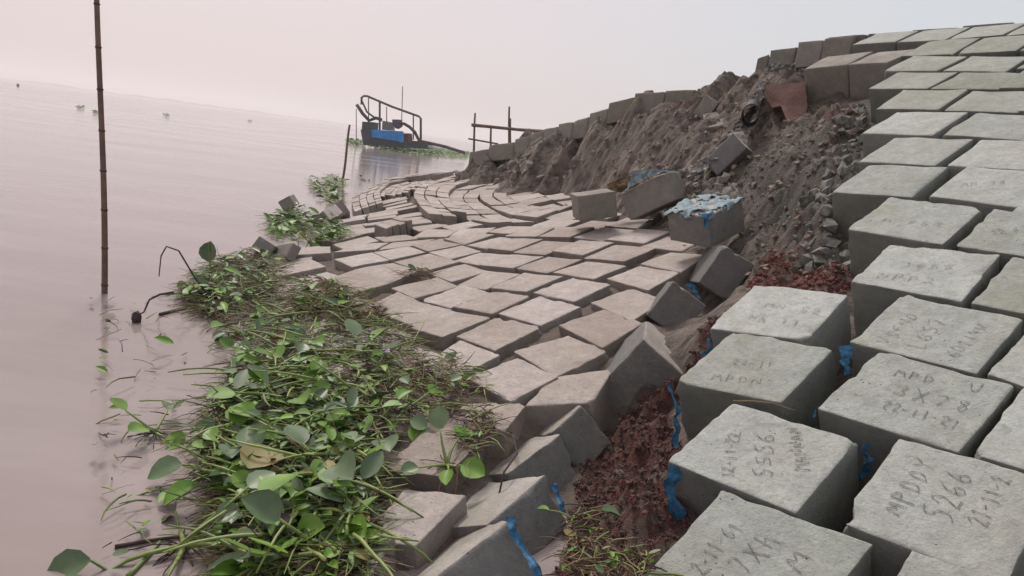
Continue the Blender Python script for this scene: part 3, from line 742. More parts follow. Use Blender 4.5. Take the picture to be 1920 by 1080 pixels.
# ------------------------------------------------------------------ paving
slope_root = empty('block_slope', (3, 4, 1.5), kind='structure', label='intact upper slope paved with pale concrete blocks')
slump_root = empty('slumped_paving', (0, 6, 0.3), kind='structure', label='slumped lower paving of weathered concrete blocks')
RB = {}
LAB = dict(A='pale block with 12-11-22 scratched in its top', D='pale block at the bottom edge with 2-11-61 scratched in its top',
 r10='pale block with 5266 scratched in its top', r9='pale block with three lines of scratched writing', r8='pale block with slanting scratched name and number')
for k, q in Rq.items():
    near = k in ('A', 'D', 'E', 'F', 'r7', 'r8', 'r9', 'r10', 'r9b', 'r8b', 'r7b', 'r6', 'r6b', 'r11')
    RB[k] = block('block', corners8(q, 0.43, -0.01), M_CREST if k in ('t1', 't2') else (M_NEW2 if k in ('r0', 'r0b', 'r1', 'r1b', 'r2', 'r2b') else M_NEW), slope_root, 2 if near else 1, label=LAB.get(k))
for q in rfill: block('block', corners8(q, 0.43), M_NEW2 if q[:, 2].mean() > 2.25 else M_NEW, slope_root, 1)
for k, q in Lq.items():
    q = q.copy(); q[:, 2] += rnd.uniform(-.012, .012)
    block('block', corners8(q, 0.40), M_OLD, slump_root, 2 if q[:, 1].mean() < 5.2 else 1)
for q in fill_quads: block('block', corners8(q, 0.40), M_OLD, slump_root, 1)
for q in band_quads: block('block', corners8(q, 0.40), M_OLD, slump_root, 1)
print('blocks', len(Rq), len(rfill), len(Lq), len(fill_quads), len(band_quads))

# crest rows
crest_root = empty('crest_block_row', at(1100, 220, 10.3), kind='structure', label='single row of dark weathered blocks along the crest of the scarp')
def crest(lst, hgt=0.30, mat=M_CREST):
    for i in range(len(lst) - 1):
        (p0, Y0), (p1, Y1) = lst[i], lst[i + 1]
        jit = rnd.uniform(-2, 2) if len(lst) > 4 else 0
        a = at(p0[0], p0[1] + jit, Y0); b = at(p1[0] - 1, p1[1] + jit * .5, Y1)
        zz = (a[2] + b[2]) / 2 + rnd.uniform(-.015, .015)
        a[2] = zz * 0.4 + a[2] * 0.6; b[2] = zz * 0.4 + b[2] * 0.6
        e = b - a; e[2] = 0; e /= np.linalg.norm(e); nrm = np.array([-e[1], e[0], 0])
        if nrm[1] < 0: nrm = -nrm
        q = np.array([a, b, b + nrm * 0.45, a + nrm * 0.45])
        ar = sum(q[k, 0] * q[(k + 1) % 4, 1] - q[(k + 1) % 4, 0] * q[k, 1] for k in range(4))
        if ar < 0: q = q[[1, 0, 3, 2]]
        c = q.mean(0); q = c + (q - c) * np.array([1.0, 1.0, 1])
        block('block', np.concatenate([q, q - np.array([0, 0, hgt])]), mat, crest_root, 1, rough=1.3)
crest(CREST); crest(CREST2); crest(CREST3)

MT = dict(old=M_OLD, grey=M_GREY, crest=M_CREST, dark=M_CREST)
TOBJ = {}
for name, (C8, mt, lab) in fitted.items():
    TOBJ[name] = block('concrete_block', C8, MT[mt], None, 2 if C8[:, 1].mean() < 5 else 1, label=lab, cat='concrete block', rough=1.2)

# ------------------------------------------------------------------ handwriting scratched into the tops
G = {
 '0': [[(.5,1),(.15,.8),(.1,.3),(.45,0),(.85,.25),(.85,.8),(.5,1)]], '1': [[(.35,.75),(.55,1),(.5,0)]],
 '2': [[(.1,.75),(.4,1),(.8,.8),(.6,.45),(.1,.05),(.5,.1),(.95,0)]], '3': [[(.1,.9),(.6,1),(.8,.75),(.4,.55),(.85,.35),(.6,.02),(.1,.1)]],
 '4': [[(.3,1),(.1,.4),(.85,.45)],[(.65,.8),(.6,0)]], '5': [[(.85,1),(.25,.95),(.2,.6),(.6,.6),(.85,.3),(.5,0),(.1,.1)]],
 '6': [[(.75,1),(.3,.7),(.15,.25),(.45,0),(.85,.2),(.7,.5),(.25,.4)]], '7': [[(.1,.95),(.85,1),(.4,0)]],
 '8': [[(.8,.85),(.4,1),(.25,.7),(.8,.35),(.6,.02),(.2,.15),(.4,.5),(.8,.85)]], '9': [[(.8,.7),(.4,.5),(.2,.8),(.5,1),(.8,.8),(.75,0)]],
 '-': [[(.15,.45),(.75,.5)]], 'M': [[(.05,0),(.2,1),(.5,.35),(.8,1),(.95,0)]], 'N': [[(.1,0),(.15,1),(.8,0),(.85,1)]],
 'A': [[(.05,0),(.45,1),(.9,0)],[(.2,.4),(.75,.4)]], 'P': [[(.15,0),(.2,1)],[(.2,1),(.75,.9),(.7,.55),(.2,.5)]],
 'D': [[(.15,0),(.2,1),(.75,.75),(.75,.25),(.15,0)]], 'Y': [[(.05,1),(.45,.5),(.85,1)],[(.45,.5),(.35,0)]],
 'U': [[(.1,1),(.2,.15),(.6,0),(.85,.3),(.85,1)]], 'S': [[(.85,.85),(.5,1),(.15,.75),(.8,.35),(.5,0),(.1,.15)]],
 'V': [[(.05,1),(.4,0),(.85,1)]], 'F': [[(.2,0),(.2,1),(.85,.95)],[(.2,.55),(.65,.55)]], 'L': [[(.2,1),(.15,.05),(.8,.05)]],
 'W': [[(.0,1),(.25,0),(.5,.7),(.75,0),(1,1)]], 'X': [[(.1,1),(.85,0)],[(.85,1),(.1,0)]], 'H': [[(.15,0),(.15,1)],[(.8,1),(.8,0)],[(.15,.5),(.8,.5)]],
 'h': [[(.15,1),(.2,0)],[(.2,.5),(.6,.65),(.8,0)]], 'K': [[(.15,0),(.15,1)],[(.8,1),(.2,.5),(.85,0)]], 'J': [[(.7,1),(.65,.1),(.3,0),(.1,.2)]], ' ': [],
}
def inscribe(k, lines):
    q = Rq[k]; o = RB[k]
    n = np.cross(q[1] - q[0], q[3] - q[0]); n /= np.linalg.norm(n)
    if n[2] < 0: n = -n
    c0 = q.mean(0)
    def plane_hit(p):
        d = rays(p); o_ = np.array([0, 0, HC]); t = ((c0 - o_) @ n) / (d @ n); return o_ + d * t
    mb = MB()
    for text, p0, p1, hh in lines:
        a = plane_hit(p0); b = plane_hit(p1); e = b - a; L = np.linalg.norm(e); e /= L; up = np.cross(n, e)
        w = L / len(text)
        for i, ch in enumerate(text):
            for st in G.get(ch, []):
                pts = []
                for (u, v) in st:
                    pts.append(a + e * (w * (i + 0.08 + 0.8 * u) + rnd.uniform(-.003, .003)) + up * (hh * (v + rnd.uniform(-.09, .09)) + rnd.uniform(-.004, .004)) + n * 0.0028)
                # subdivide, smooth
                P = np.array(pts)
                if len(P) > 2:
                    for _ in range(2):
                        Q = [P[0]]
                        for m in range(len(P) - 1): Q += [P[m] * .75 + P[m + 1] * .25, P[m] * .25 + P[m + 1] * .75]
                        Q.append(P[-1]); P = np.array(Q)
                V = []; Fc = []
                for m in range(len(P)):
                    t = P[min(m + 1, len(P) - 1)] - P[max(m - 1, 0)]; t /= (np.linalg.norm(t) + 1e-9)
                    s = np.cross(n, t) * (0.0014 + 0.0006 * math.sin(m * 1.3 + i)); V += [P[m] - s, P[m] + s]
                for m in range(len(P) - 1): Fc.append((2 * m, 2 * m + 2, 2 * m + 3, 2 * m + 1))
                mb.add(V, Fc)
    if mb.n: mb.build('inscription', M_GROOVE if k in ('A', 'D', 'r10', 'r9') else M_GROOVE2, o)
inscribe('A', [('12-11-22', (1374, 898), (1388, 812), 0.045), ('5556', (1448, 898), (1452, 812), 0.06), ('MANNAN', (1518, 884), (1502, 800), 0.05)])
inscribe('r10', [('MPDDY', (1690, 972), (1762, 868), 0.06), ('5266', (1782, 985), (1832, 893), 0.075), ('21-11-2', (1850, 992), (1900, 900), 0.05)])
inscribe('D', [('2-11-61', (1318, 1080), (1395, 990), 0.055), ('7Xh', (1400, 1086), (1470, 1012), 0.075), ('M', (1500, 1080), (1530, 1045), 0.07)])
inscribe('r9', [('MPD-RU', (1672, 704), (1842, 738), 0.045), ('3X78', (1668, 738), (1822, 776), 0.06), ('22-11-21', (1650, 765), (1796, 806), 0.05)])
inscribe('r8', [('VSFND', (1668, 648), (1726, 590), 0.05), ('L657', (1732, 658), (1778, 600), 0.06), ('60114W', (1792, 672), (1858, 612), 0.045)])
inscribe('r7', [('1655', (1690, 500), (1790, 506), 0.04), ('NPP2', (1640, 520), (1755, 534), 0.05)])
inscribe('E', [('22-11', (1370, 682), (1450, 690), 0.04), ('MPDN', (1330, 712), (1430, 722), 0.045)])
inscribe('F', [('MN 52', (1430, 575), (1540, 590), 0.04), ('N5 11', (1400, 598), (1500, 612), 0.04)])
inscribe('r6', [('H 853', (1650, 415), (1770, 425), 0.04)])
inscribe('r5b', [('MN 38', (1800, 350), (1890, 345), 0.05)])
inscribe('r6b', [('22 N', (1860, 440), (1915, 435), 0.05)])

# ------------------------------------------------------------------ bank pieces
# clods, gravel and brick bits lying on the soil: uncountable
ICO = []
def ico():
    t = (1 + 5 ** .5) / 2
    v = np.array([(-1,t,0),(1,t,0),(-1,-t,0),(1,-t,0),(0,-1,t),(0,1,t),(0,-1,-t),(0,1,-t),(t,0,-1),(t,0,1),(-t,0,-1),(-t,0,1)], float)
    f = [(0,11,5),(0,5,1),(0,1,7),(0,7,10),(0,10,11),(1,5,9),(5,11,4),(11,10,2),(10,7,6),(7,1,8),(3,9,4),(3,4,2),(3,2,6),(3,6,8),(3,8,9),(4,9,5),(2,4,11),(6,2,10),(8,6,7),(9,8,1)]
    return v / np.linalg.norm(v[0]), f
IV, IF = ico()
def scatter(name, poly, n, rmin, rmax, mat, yr=(0, 30), surf=None, flat=0.7, pw=2.5, lab=None):
    poly = np.array(poly, float); mb_V = []; Fs = []; cnt = 0; tries = 0
    flatg = np.flatnonzero(inside(poly, Pall[..., 0].ravel(), Pall[..., 1].ravel()) & (GY.ravel() > yr[0]) & (GY.ravel() < yr[1]))
    if len(flatg) == 0: print('EMPTY', name); return
    for idx in rng.choice(flatg, n):
        x = GX.ravel()[idx] + rnd.uniform(-.02, .02); y = GY.ravel()[idx] + rnd.uniform(-.02, .02); z = Z.ravel()[idx]
        r = rmin + (rmax - rmin) * rnd.random() ** pw
        A = np.linalg.qr(rng.randn(3, 3))[0]
        v = (IV * (1 + 0.35 * rng.randn(12, 1))) * np.array([1, rnd.uniform(.6, 1), rnd.uniform(.5, .9)]) @ A.T * r
        mb_V.append(v + np.array([x, y, z + r * 0.25])); Fs += [(a + cnt, b + cnt, c + cnt) for a, b, c in IF]; cnt += 12
    o = mesh_obj(name, np.concatenate(mb_V), Fs, mat, origin=(0, 0, 0)); return tag(o, lab, kind='stuff')
TR = [(1040,1120),(1090,860),(1150,800),(1290,690),(1330,600),(1480,560),(1420,640),(1260,760),(1290,1000),(1160,1120)]
scatter('brick_rubble', TR, 4500, 0.002, 0.009, M_REDBRICK, (1, 5), lab='crumbled red brick and earth in the trough')
scatter('soil_clods', TR, 6000, 0.002, 0.011, M_DARKCLOD, (1, 5))
scatter('brick_rubble', [(1400,560),(1440,490),(1590,480),(1590,560)], 1800, 0.004, 0.018, M_REDBRICK, (3, 5))
SC = [(1620,200),(1620,330),(1560,520),(1380,560),(1380,420),(1260,370),(1100,350),(940,320),(900,300),(1080,240),(1250,190),(1420,160),(1500,190)]
scatter('soil_clods', SC, 5000, 0.005, 0.035, M_CLOD, (3, 15), pw=4)
scatter('gravel', [(1620,200),(1620,330),(1580,520),(1400,470),(1380,340),(1480,250),(1540,190)], 1300, 0.004, 0.018, M_GRAVEL, (3, 8), pw=3)
scatter('soil_clods', [(1620,200),(1620,330),(1590,520),(1480,500),(1520,330),(1590,200)], 130, 0.02, 0.07, M_GRAVEL, (3, 8), pw=1.5)
scatter('soil_clods', SC, 150, 0.02, 0.07, M_CLOD, (3, 13), pw=1.8)
scatter('gravel', [(1430,128),(1510,132),(1520,160),(1430,160)], 900, 0.008, 0.03, M_GRAVEL, (7, 9))
scatter('rubble_at_scarp_foot'.replace('_at_scarp_foot', ''), [(930,318),(1080,316),(1100,345),(1060,345),(900,340),(780,335),(860,318)], 420, 0.02, 0.10, M_OLD, (9, 16), pw=2.5, lab='broken paving rubble at the foot of the scarp')
scatter('rubble', [(1180,340),(1330,330),(1400,380),(1280,400),(1200,350)], 500, 0.01, 0.08, M_CREST, (5, 9), pw=3)
# smooth red clay face beneath the top blocks
mb = MB()
def slab(pxs, Y, th, off=(0.15, 0.6, 0)):
    pts = [at(p[0], p[1], Yv) for p, Yv in zip(pxs, Y)]
    return pts
pts = [at(1432,160,7.35), at(1510,154,6.95), at(1514,200,6.9), at(1500,246,6.85), at(1478,232,6.95), at(1464,198,7.1), at(1448,202,7.2), at(1438,186,7.3)]
ctrp = np.mean(pts, 0); V = [ctrp] + pts; Vb = [np.array(p) + np.array([0.25, 0.6, -0.02]) for p in V]
n = len(pts); Fc = [(0, 1 + (i + 1) % n, 1 + i) for i in range(n)] + [(1 + i, 1 + (i + 1) % n, n + 2 + (i + 1) % n, n + 2 + i) for i in range(n)]
mesh_obj('clay_face', np.array(V + Vb), Fc, M_REDWALL)
bpy.data.objects['clay_face']['kind'] = 'structure'; bpy.data.objects['clay_face']['label'] = 'smooth red clay face exposed under the top blocks'
# black drain pipe
mb = MB(); p0 = at(1407, 217, 6.95); p1 = p0 + np.array([0.16, 0.50, 0.10])
N_ = 20; Vv = []
dv = (p1 - p0) / np.linalg.norm(p1 - p0); aa = np.cross(dv, [0, 0, 1]); aa /= np.linalg.norm(aa); bb = np.cross(dv, aa)
for (pp_, r_) in ((p0, .10), (p1, .10), (p1, .09), (p0, .09)):
    for j in range(N_):
        t = 2 * math.pi * j / N_; Vv.append(pp_ + r_ * (aa * math.cos(t) * 0.9 + bb * math.sin(t) * 1.2))
Fc = [(k * N_ + j, k * N_ + (j + 1) % N_, ((k + 1) % 4) * N_ + (j + 1) % N_, ((k + 1) % 4) * N_ + j) for k in range(4) for j in range(N_)]
o = mesh_obj('drain_pipe', np.array(Vv), Fc, M_BLACK); tag(o, 'black drain pipe end sticking out of the broken bank', 'pipe')
# plastic and cloth strips
def strip(name, A, B, Y, mat, lab, cat, n=26, m=7, amp=0.017, th=0.004):
    """ribbon between two edge polylines A, B (each a list of sighted points), Y distances per point"""
    def ip(P, t):
        P = np.array(P, float); s = np.linspace(0, 1, len(P)); return np.array([np.interp(t, s, P[:, k]) for k in range(P.shape[1])])
    seed = rng.rand(3) * 30; V = []; 
    for i in range(n + 1):
        t = i / n; a = ip(A, t); b = ip(B, t); y = float(np.interp(t, np.linspace(0, 1, len(Y)), Y))
        pa, pb = at(a[0], a[1], y), at(b[0], b[1], y)
        if mat is M_BLUE: w_ = 0.16 * (1 + fbm(np.array([t * 4, 0, 0]) + seed, 2)); pa, pb = pa + (pb - pa) * w_, pb - (pb - pa) * w_
        for j in range(m + 1):
            p = pa + (pb - pa) * j / m
            jag = fbm(p * 23 + seed, 2)
            p = p + np.array([0.4, -1, 0.3]) * amp * fbm(p * 30 + seed, 3)
            if j in (0, m): p = p + (pb - pa) / (np.linalg.norm(pb - pa) + 1e-6) * 0.012 * jag
            V.append(p)
    V = np.array(V); Fc = []
    for i in range(n):
        for j in range(m): q = i * (m + 1) + j; Fc.append((q, q + 1, q + m + 2, q + m + 1))
    nb = len(V); V2 = V + np.array([0.2, 1, -0.1]) * th
    F2 = [tuple(x + nb for x in f[::-1]) for f in Fc]
    rim = [i * (m + 1) for i in range(n + 1)]; rim2 = [i * (m + 1) + m for i in range(n + 1)]
    F3 = [(rim[i + 1], rim[i], rim[i] + nb, rim[i + 1] + nb) for i in range(n)] + [(rim2[i], rim2[i + 1], rim2[i + 1] + nb, rim2[i] + nb) for i in range(n)]
    o = mesh_obj(name, np.concatenate([V, V2]), Fc + F2 + F3, mat, smooth=True); return tag(o, lab, cat)
def Yof(k, i): return Rq[k][i][1]
def low_y(k, px, off=-0.03):   # distance of the block corner nearest that sight line
    q = Rq[k]; P = px_of(q); i = np.argmin(np.hypot(P[:, 0] - px[0], P[:, 1] - px[1])); return q[i][1] + off
yA = low_y('A', (1247, 861)); yE = low_y('E', (1259, 716)); yF = low_y('F', (1325, 616)); y8 = low_y('r8', (1591, 640)); y9 = low_y('r9', (1529, 765)); yA2 = low_y('A', (1612, 827))
strip('plastic_sheet', [(1246,867),(1240,905),(1250,960),(1262,1000)], [(1279,878),(1277,920),(1288,965),(1286,1000)], [yA, yA - .03], M_BLUE, 'blue plastic hanging from the left corner of the block marked 12-11-22', 'plastic')
strip('plastic_sheet', [(1256,722),(1260,765),(1262,800),(1258,842)], [(1262,722),(1274,770),(1281,815),(1279,836)], [yE, yE - .02], M_BLUE, 'narrow blue plastic strip hanging down above the red trough', 'plastic')
strip('plastic_sheet', [(1322,632),(1326,648),(1312,662)], [(1334,640),(1334,655),(1322,668)], [yF, yF - .03], M_BLUE, 'small blue plastic scrap under the uppermost left block of the near group', 'plastic')
strip('plastic_sheet', [(1568,652),(1569,680),(1578,706)], [(1595,646),(1596,680),(1592,702)], [y8 - .04, y8 - .06], M_BLUE, 'bright blue plastic bulging between two pale blocks', 'plastic')
strip('plastic_sheet', [(1512,778),(1516,785)], [(1530,765),(1532,778)], [y9 - .03, y9 - .03], M_BLUE, 'tiny blue plastic corner at the left of the three line block', 'plastic', n=6)
strip('plastic_sheet', [(1612,832),(1612,870),(1616,905)], [(1628,826),(1634,865),(1630,890)], [yA2 + .02, yA2 + .05], M_BLUE, 'dark blue plastic in the gap right of the block marked 12-11-22', 'plastic')
P3c = fitted['P3'][0]; P2c = fitted['P2'][0]
strip('plastic_sheet', [(944,970),(962,1010),(985,1050),(1002,1085)], [(966,968),(978,1008),(1000,1046),(1018,1080)], [P3c[:4, 1][2] - .03, P3c[6][1] - .10], M_BLUE, 'long blue plastic strip down the edge of the lowest leaning block', 'plastic')
strip('plastic_sheet', [(1034,905),(1042,930),(1052,962)], [(1046,908),(1056,935),(1062,962)], [P2c[2][1] - .03, P2c[6][1] - .06], M_BLUE, 'blue plastic strip behind the block with dead stalks', 'plastic')
strip('plastic_sheet', [(1287,534),(1300,548),(1308,562)], [(1298,530),(1310,545),(1316,560)], [fitted['Z2'][0][2][1] - .08] * 2, M_BLUE, 'blue plastic scrap on the edge of the bluish tilted block', 'plastic')
strip('plastic_sheet', [(976,763),(984,778)], [(990,757),(998,770)], [fitted['Q1'][0][3][1] - .1] * 2, M_BLUE, 'blue plastic scrap wedged in the gap left of the dark-faced block', 'plastic', n=6)
# draped sheet on the squarish block
C = fitted['S3'][0]
def drape(C, name, mat, lab, fringe, over=1.03):
    n = 26; V = []; seed = rng.rand(3) * 30; cen = C[:4].mean(0); nn = np.cross(C[1] - C[0], C[3] - C[0]); nn /= np.linalg.norm(nn)
    if nn[2] < 0: nn = -nn
    for i in range(n + 1):
        for j in range(n + 1):
            u, v = i / n * 1.12 - .06, j / n * 1.12 - .06
            uc, vc = min(max(u, 0), 1), min(max(v, 0), 1)
            p = (1 - uc) * (1 - vc) * C[0] + uc * (1 - vc) * C[1] + uc * vc * C[2] + (1 - uc) * vc * C[3]
            p = cen + (p - cen) * over + nn * (0.016 + 0.022 * fbm(np.array([u * 7, v * 7, 1]) + seed, 3))
            dr = max(abs(u - uc), abs(v - vc))
            if dr > 0: p = p + (p - cen) * 0.03 - np.array([0, 0, fringe * (1.0 + 0.9 * fbm(np.array([u * 6, v * 6, 4]) + seed, 2))])
            V.append(p)
    Fc = [(i * (n + 1) + j, (i + 1) * (n + 1) + j, (i + 1) * (n + 1) + j + 1, i * (n + 1) + j + 1) for i in range(n) for j in range(n)
          if fbm(np.array([i * .22, j * .22, 2.0]) + seed, 3) < 0.45]
    o = mesh_obj(name, np.array(V), Fc, mat, smooth=True)
    sd_ = o.modifiers.new('thickness', 'SOLIDIFY'); sd_.thickness = 0.004
    return tag(o, lab, 'plastic')
drape(C, 'plastic_sheet', M_PALEBLUE, 'torn pale blue plastic sheet draped on the large squarish block', 0.028)
strip('plastic_sheet', [(1300,400),(1312,405),(1322,425)], [(1345,400),(1335,412),(1326,426)], [C[1][1] - .03] * 2, M_BLUE, 'pointed blue plastic flap hanging on the face of the squarish block', 'plastic', n=6)
C2 = fitted['S2'][0]
strip('plastic_sheet', [(1165,362),(1190,346),(1215,330),(1250,320)], [(1178,352),(1185,322),(1225,316),(1276,322)], [C2[0][1] - .06, C2[3][1] - .04], M_PALEBLUE, 'grey blue plastic folded over the dark pair of blocks', 'plastic', amp=0.03)
# torn geotextile on the scarp
strip('geotextile_sheet', [(1425,150),(1412,195),(1375,240),(1330,290),(1290,322)], [(1432,158),(1424,205),(1392,246),(1345,300),(1302,330)], [7.8, 7.4, 7.2, 6.9, 6.7], M_CLOTH, 'ragged grey geotextile strip hanging down the scarp past the pipe', 'cloth', n=40, m=5, amp=0.06)
strip('geotextile_sheet', [(1372,246),(1350,280),(1330,300)], [(1404,246),(1396,270),(1372,300)], [7.0, 6.8], M_CLOTH, 'crumpled pale geotextile lying over the sliding block', 'cloth', n=16, m=6, amp=0.06)
strip('straw_heap', [(1138,345),(1160,335),(1185,330)], [(1150,362),(1185,360),(1200,345)], [7.4, 7.4], M_DRY, 'light tan straw clump on the blocks behind the dark pair', 'straw', n=14, m=6, amp=0.12)

# ------------------------------------------------------------------ bamboo poles, jetty
def bamboo(name, p0, p1, r0, r1, lab, nodes=8, cat='pole', parent=None, wob=0.02):
    p0, p1 = np.array(p0), np.array(p1); mb = MB(); pts = []; rs = []; K = nodes * 3
    for i in range(K + 1):
        t = i / K; p = p0 + (p1 - p0) * t; p = p + np.array([math.sin(t * 5) * wob, 0, 0]); pts.append(p); rs.append(r0 + (r1 - r0) * t)
    mb.tube(pts, rs, 8)
    o = mb.build(name, M_BAMBOO, parent, smooth=True, origin=p0)
    if lab: tag(o, lab, cat)
    for i in range(1, nodes):
        t = i / nodes; q = MB(); c = pts[i * 3]; d = (p1 - p0) / np.linalg.norm(p1 - p0)
        q.tube([c - d * 0.008, c, c + d * 0.008], [rs[i * 3] * 1.02, rs[i * 3] * 1.28, rs[i * 3] * 1.02], 8)
        if nodes > 5: q.build('node_ring', M_BAMBOO_JOINT, o if parent is None else parent, smooth=True)
    return o
Yp = 4.72
b0 = at(194, 556, Yp); b0[2] = -0.5
bamboo('bamboo_pole', b0, at(184, -160, Yp), 0.022, 0.016, 'tall bamboo pole standing in the river, left side, running out of frame', 11)
q0 = at(640, 336, 17.5); q0[2] = -0.3
bamboo('bamboo_pole', q0, at(657, 234, 17.5), 0.035, 0.028, 'short bamboo pole leaning beside the moored dredge boat', 4)
jet = empty('bamboo_jetty', at(950, 300, 22), label='skeleton bamboo jetty rising behind the crest of blocks', cat='jetty')
for a_, b_ in (((884,300),(892,212)),((917,300),(922,235)),((952,300),(956,200)),((955,300),(958,222)),((993,290),(993,241))):
    bamboo('post', at(a_[0], a_[1] + 48, 22), at(*b_, 22), 0.045, 0.03, None, 3, parent=jet)
bamboo('rail', at(884, 234, 21.9), at(1030, 249, 21.9), 0.055, 0.05, None, 4, parent=jet)
bamboo('rail', at(878, 260, 21.9), at(935, 270, 21.9), 0.03, 0.03, None, 3, parent=jet)
bamboo('rail', at(886, 236, 23.4), at(1030, 246, 23.4), 0.04, 0.04, None, 4, parent=jet)

# ------------------------------------------------------------------ dredge boat
YB = 50.0
boat = empty('dredge_boat', at(735, 275, YB), label='small blue dredge boat with a pipe frame moored beyond the tip of the bank', cat='boat')
def bp(px, py, dy=0.0): return at(px, py, YB + dy)
def bprism(name, pl, depth, mat, dy=0.0):
    base = [bp(p[0], p[1], dy) for p in pl]; off = np.array([0.12, depth, 0.0]); m_ = MB(); m_.prism(base, off)
    o = m_.build(name, mat, boat); return o
hull = bprism('hull', [(676,243),(700,247),(755,268),(800,272),(800,279),(700,275),(681,271)], 2.6, M_HULL)
bprism('side_panel', [(697,243),(753,246),(754,266),(697,257)], 0.12, M_HULLBLUE, -0.15)
bprism('stern_box', [(679,228),(700,229),(699,246),(678,246)], 1.2, M_HULL, 0.3)
bprism('engine', [(717,226),(732,229),(733,244),(716,243)], 0.9, M_ENGINE, 0.6)
bprism('tank', [(735,224),(748,224),(749,236),(742,241),(736,234)], 0.7, M_PURPLE, 0.4)
bprism('crate', [(755,250),(766,250),(767,263),(755,263)], 0.8, M_REDBOX, 0.4)
bprism('deck', [(753,262),(800,266),(800,272),(753,268)], 2.0, M_RUST, 0.2)
def bt(name, pl, r, dy=0.0, mat=M_RUST):
    m_ = MB(); m_.tube([bp(p[0], p[1], dy) for p in pl], r, 8); return m_.build(name, mat, boat, smooth=True)
for dy in (0.1, 2.2):
    bt('frame_rail', [(678,196),(678,183),(682,180),(688,180),(735,200),(785,218),(789,222),(789,262)], 0.085, dy)
    bt('frame_post', [(712,191),(712,250)], 0.075, dy)
    bt('frame_strut', [(679,190),(688,210),(703,221)], 0.07, dy)
bt('frame_post', [(691,183),(691,232)], 0.04, 1.0); bt('frame_post', [(725,200),(725,232)], 0.035, 1.0); bt('frame_post', [(775,216),(775,262)], 0.05, 1.0)
bt('suction_pipe', [(669,196),(680,213),(692,226),(705,221),(716,225)], 0.13, 1.2)
bt('discharge_pipe', [(749,231),(758,232),(768,238),(778,248),(786,264),(800,267),(835,275),(872,287)], 0.12, 0.8)
bt('antenna', [(753,226),(754,195),(755,162)], 0.03, 1.2)
bt('stern_pole', [(668,262),(668,204)], 0.03, 0.5)
bprism('float', [(797,271),(823,277),(823,280),(798,275)], 0.5, M_WHITE, 0.5)
# small far boat
m_ = MB(); m_.prism([at(-4,160,170), at(34,163,170), at(30,166,170), at(-4,165,170)], (1, 3, 0)); fb = m_.build('far_boat', M_HULL); tag(fb, 'tiny distant boat at the far left edge of the river', 'boat')
m_ = MB(); m_.prism([at(31,157,170), at(33,157,170), at(33,164,170), at(31,164,170)], (.2, .3, 0)); m_.build('mast', M_HULL, fb)

# ------------------------------------------------------------------ water hyacinth
def surf_z(x, y): return max(0.0, float(zL(np.float64(x), np.float64(y))) if -4 < x < 1.2 else 0.0)
def leaf_geom(mb, base, direc, up, L, Wd, mi, cup=0.18, n=5):
    """round, cupped blade"""
    direc = direc / np.linalg.norm(direc); side = np.cross(direc, up); side /= np.linalg.norm(side); nn = np.cross(side, direc)
    V = []; 
    prof = [(0, .12), (.12, .62), (.35, .98), (.62, .95), (.85, .6), (1.0, .06)]
    for t, w in prof:
        for s in (-1, -.5, 0, .5, 1):
            V.append(base + direc * L * t + side * Wd / 2 * w * s + nn * (cup * Wd * (s * s * w) - cup * 0.6 * L * (t * t)))
    Fc = [(i * 5 + j, i * 5 + j + 1, i * 5 + j + 6, i * 5 + j + 5) for i in range(5) for j in range(4)]
    mb.add(V, Fc, mi)
def curve(p, d, L, droop, n=5, wig=0.1):
    d = np.array(d, float); d /= np.linalg.norm(d); P = [np.array(p, float)]
    for i in range(n):
        d = d + np.array([rnd.uniform(-wig, wig), rnd.uniform(-wig, wig), -droop / n + rnd.uniform(-wig, wig) * .5]); d /= np.linalg.norm(d)
        P.append(P[-1] + d * L / n)
    return P, d
HY = [ # anchor px, number of leaves, scale, label
 ((560,830),10,1.25,'largest water hyacinth with broad dark green round leaves in the middle of the mat'),
 ((500,900),9,1.1,'water hyacinth with leaves pointing to the open water, lower part of the mat'),
 ((610,880),9,1.2,'water hyacinth with an olive brown leaf above tangled roots near the bottom'),
 ((345,1010),5,1.15,'water hyacinth with one upright leaf lying alone at the bottom left'),
 ((640,790),8,1.0,'water hyacinth with bright green leaves at the edge of the flat blocks'),
 ((700,790),7,1.0,'uprooted water hyacinth with dark purple roots lying across a block'),
 ((760,760),6,0.9,'water hyacinth with low spreading leaves beside the dry twig clump'),
 ((520,740),9,1.1,'water hyacinth with tall leaves in the left middle of the mat'),
 ((450,620),8,0.95,'water hyacinth with slender leaves near the upper waterline of the mat'),
 ((560,650),7,0.85,'water hyacinth with fresh pale leaves in the upper half of the mat'),
 ((650,660),7,0.85,'water hyacinth with a folded dull leaf near the lilac flower'),
 ((400,530),6,0.9,'water hyacinth with a single raised leaf at the top tip of the mat'),
 ((840,860),5,0.85,'water hyacinth sprig growing in the gap between leaning blocks'),
 ((1075,960),4,0.5,'small weed with pale leaves at the foot of the red soil trough'),
 ((540,430),8,0.9,'water hyacinth clump beside the two tumbled blocks at the shore'),
 ((580,450),8,0.9,'grassy bright green clump touching the first flat block row'),
 ((610,425),7,0.8,'water hyacinth growing against the outer curved row'),
 ((625,345),8,0.9,'water hyacinth clump at the foot of the short leaning pole'),
 ((600,355),7,0.8,'water hyacinth clump floating just left of the short leaning pole'),
 ((680,335),6,0.7,'water hyacinth sprig floating right of the short leaning pole'),
 ((290,800),4,0.9,'lone pale hyacinth leaf stalk standing out in the water'),
 ((620,960),8,1.0,'water hyacinth with long pale stems at the bottom of the mat'),
 ((455,830),7,0.9,'water hyacinth half floating on the river side of the mat'),
]
CROWD = 'water hyacinth crowded among others in the green lower half of the weed mat'
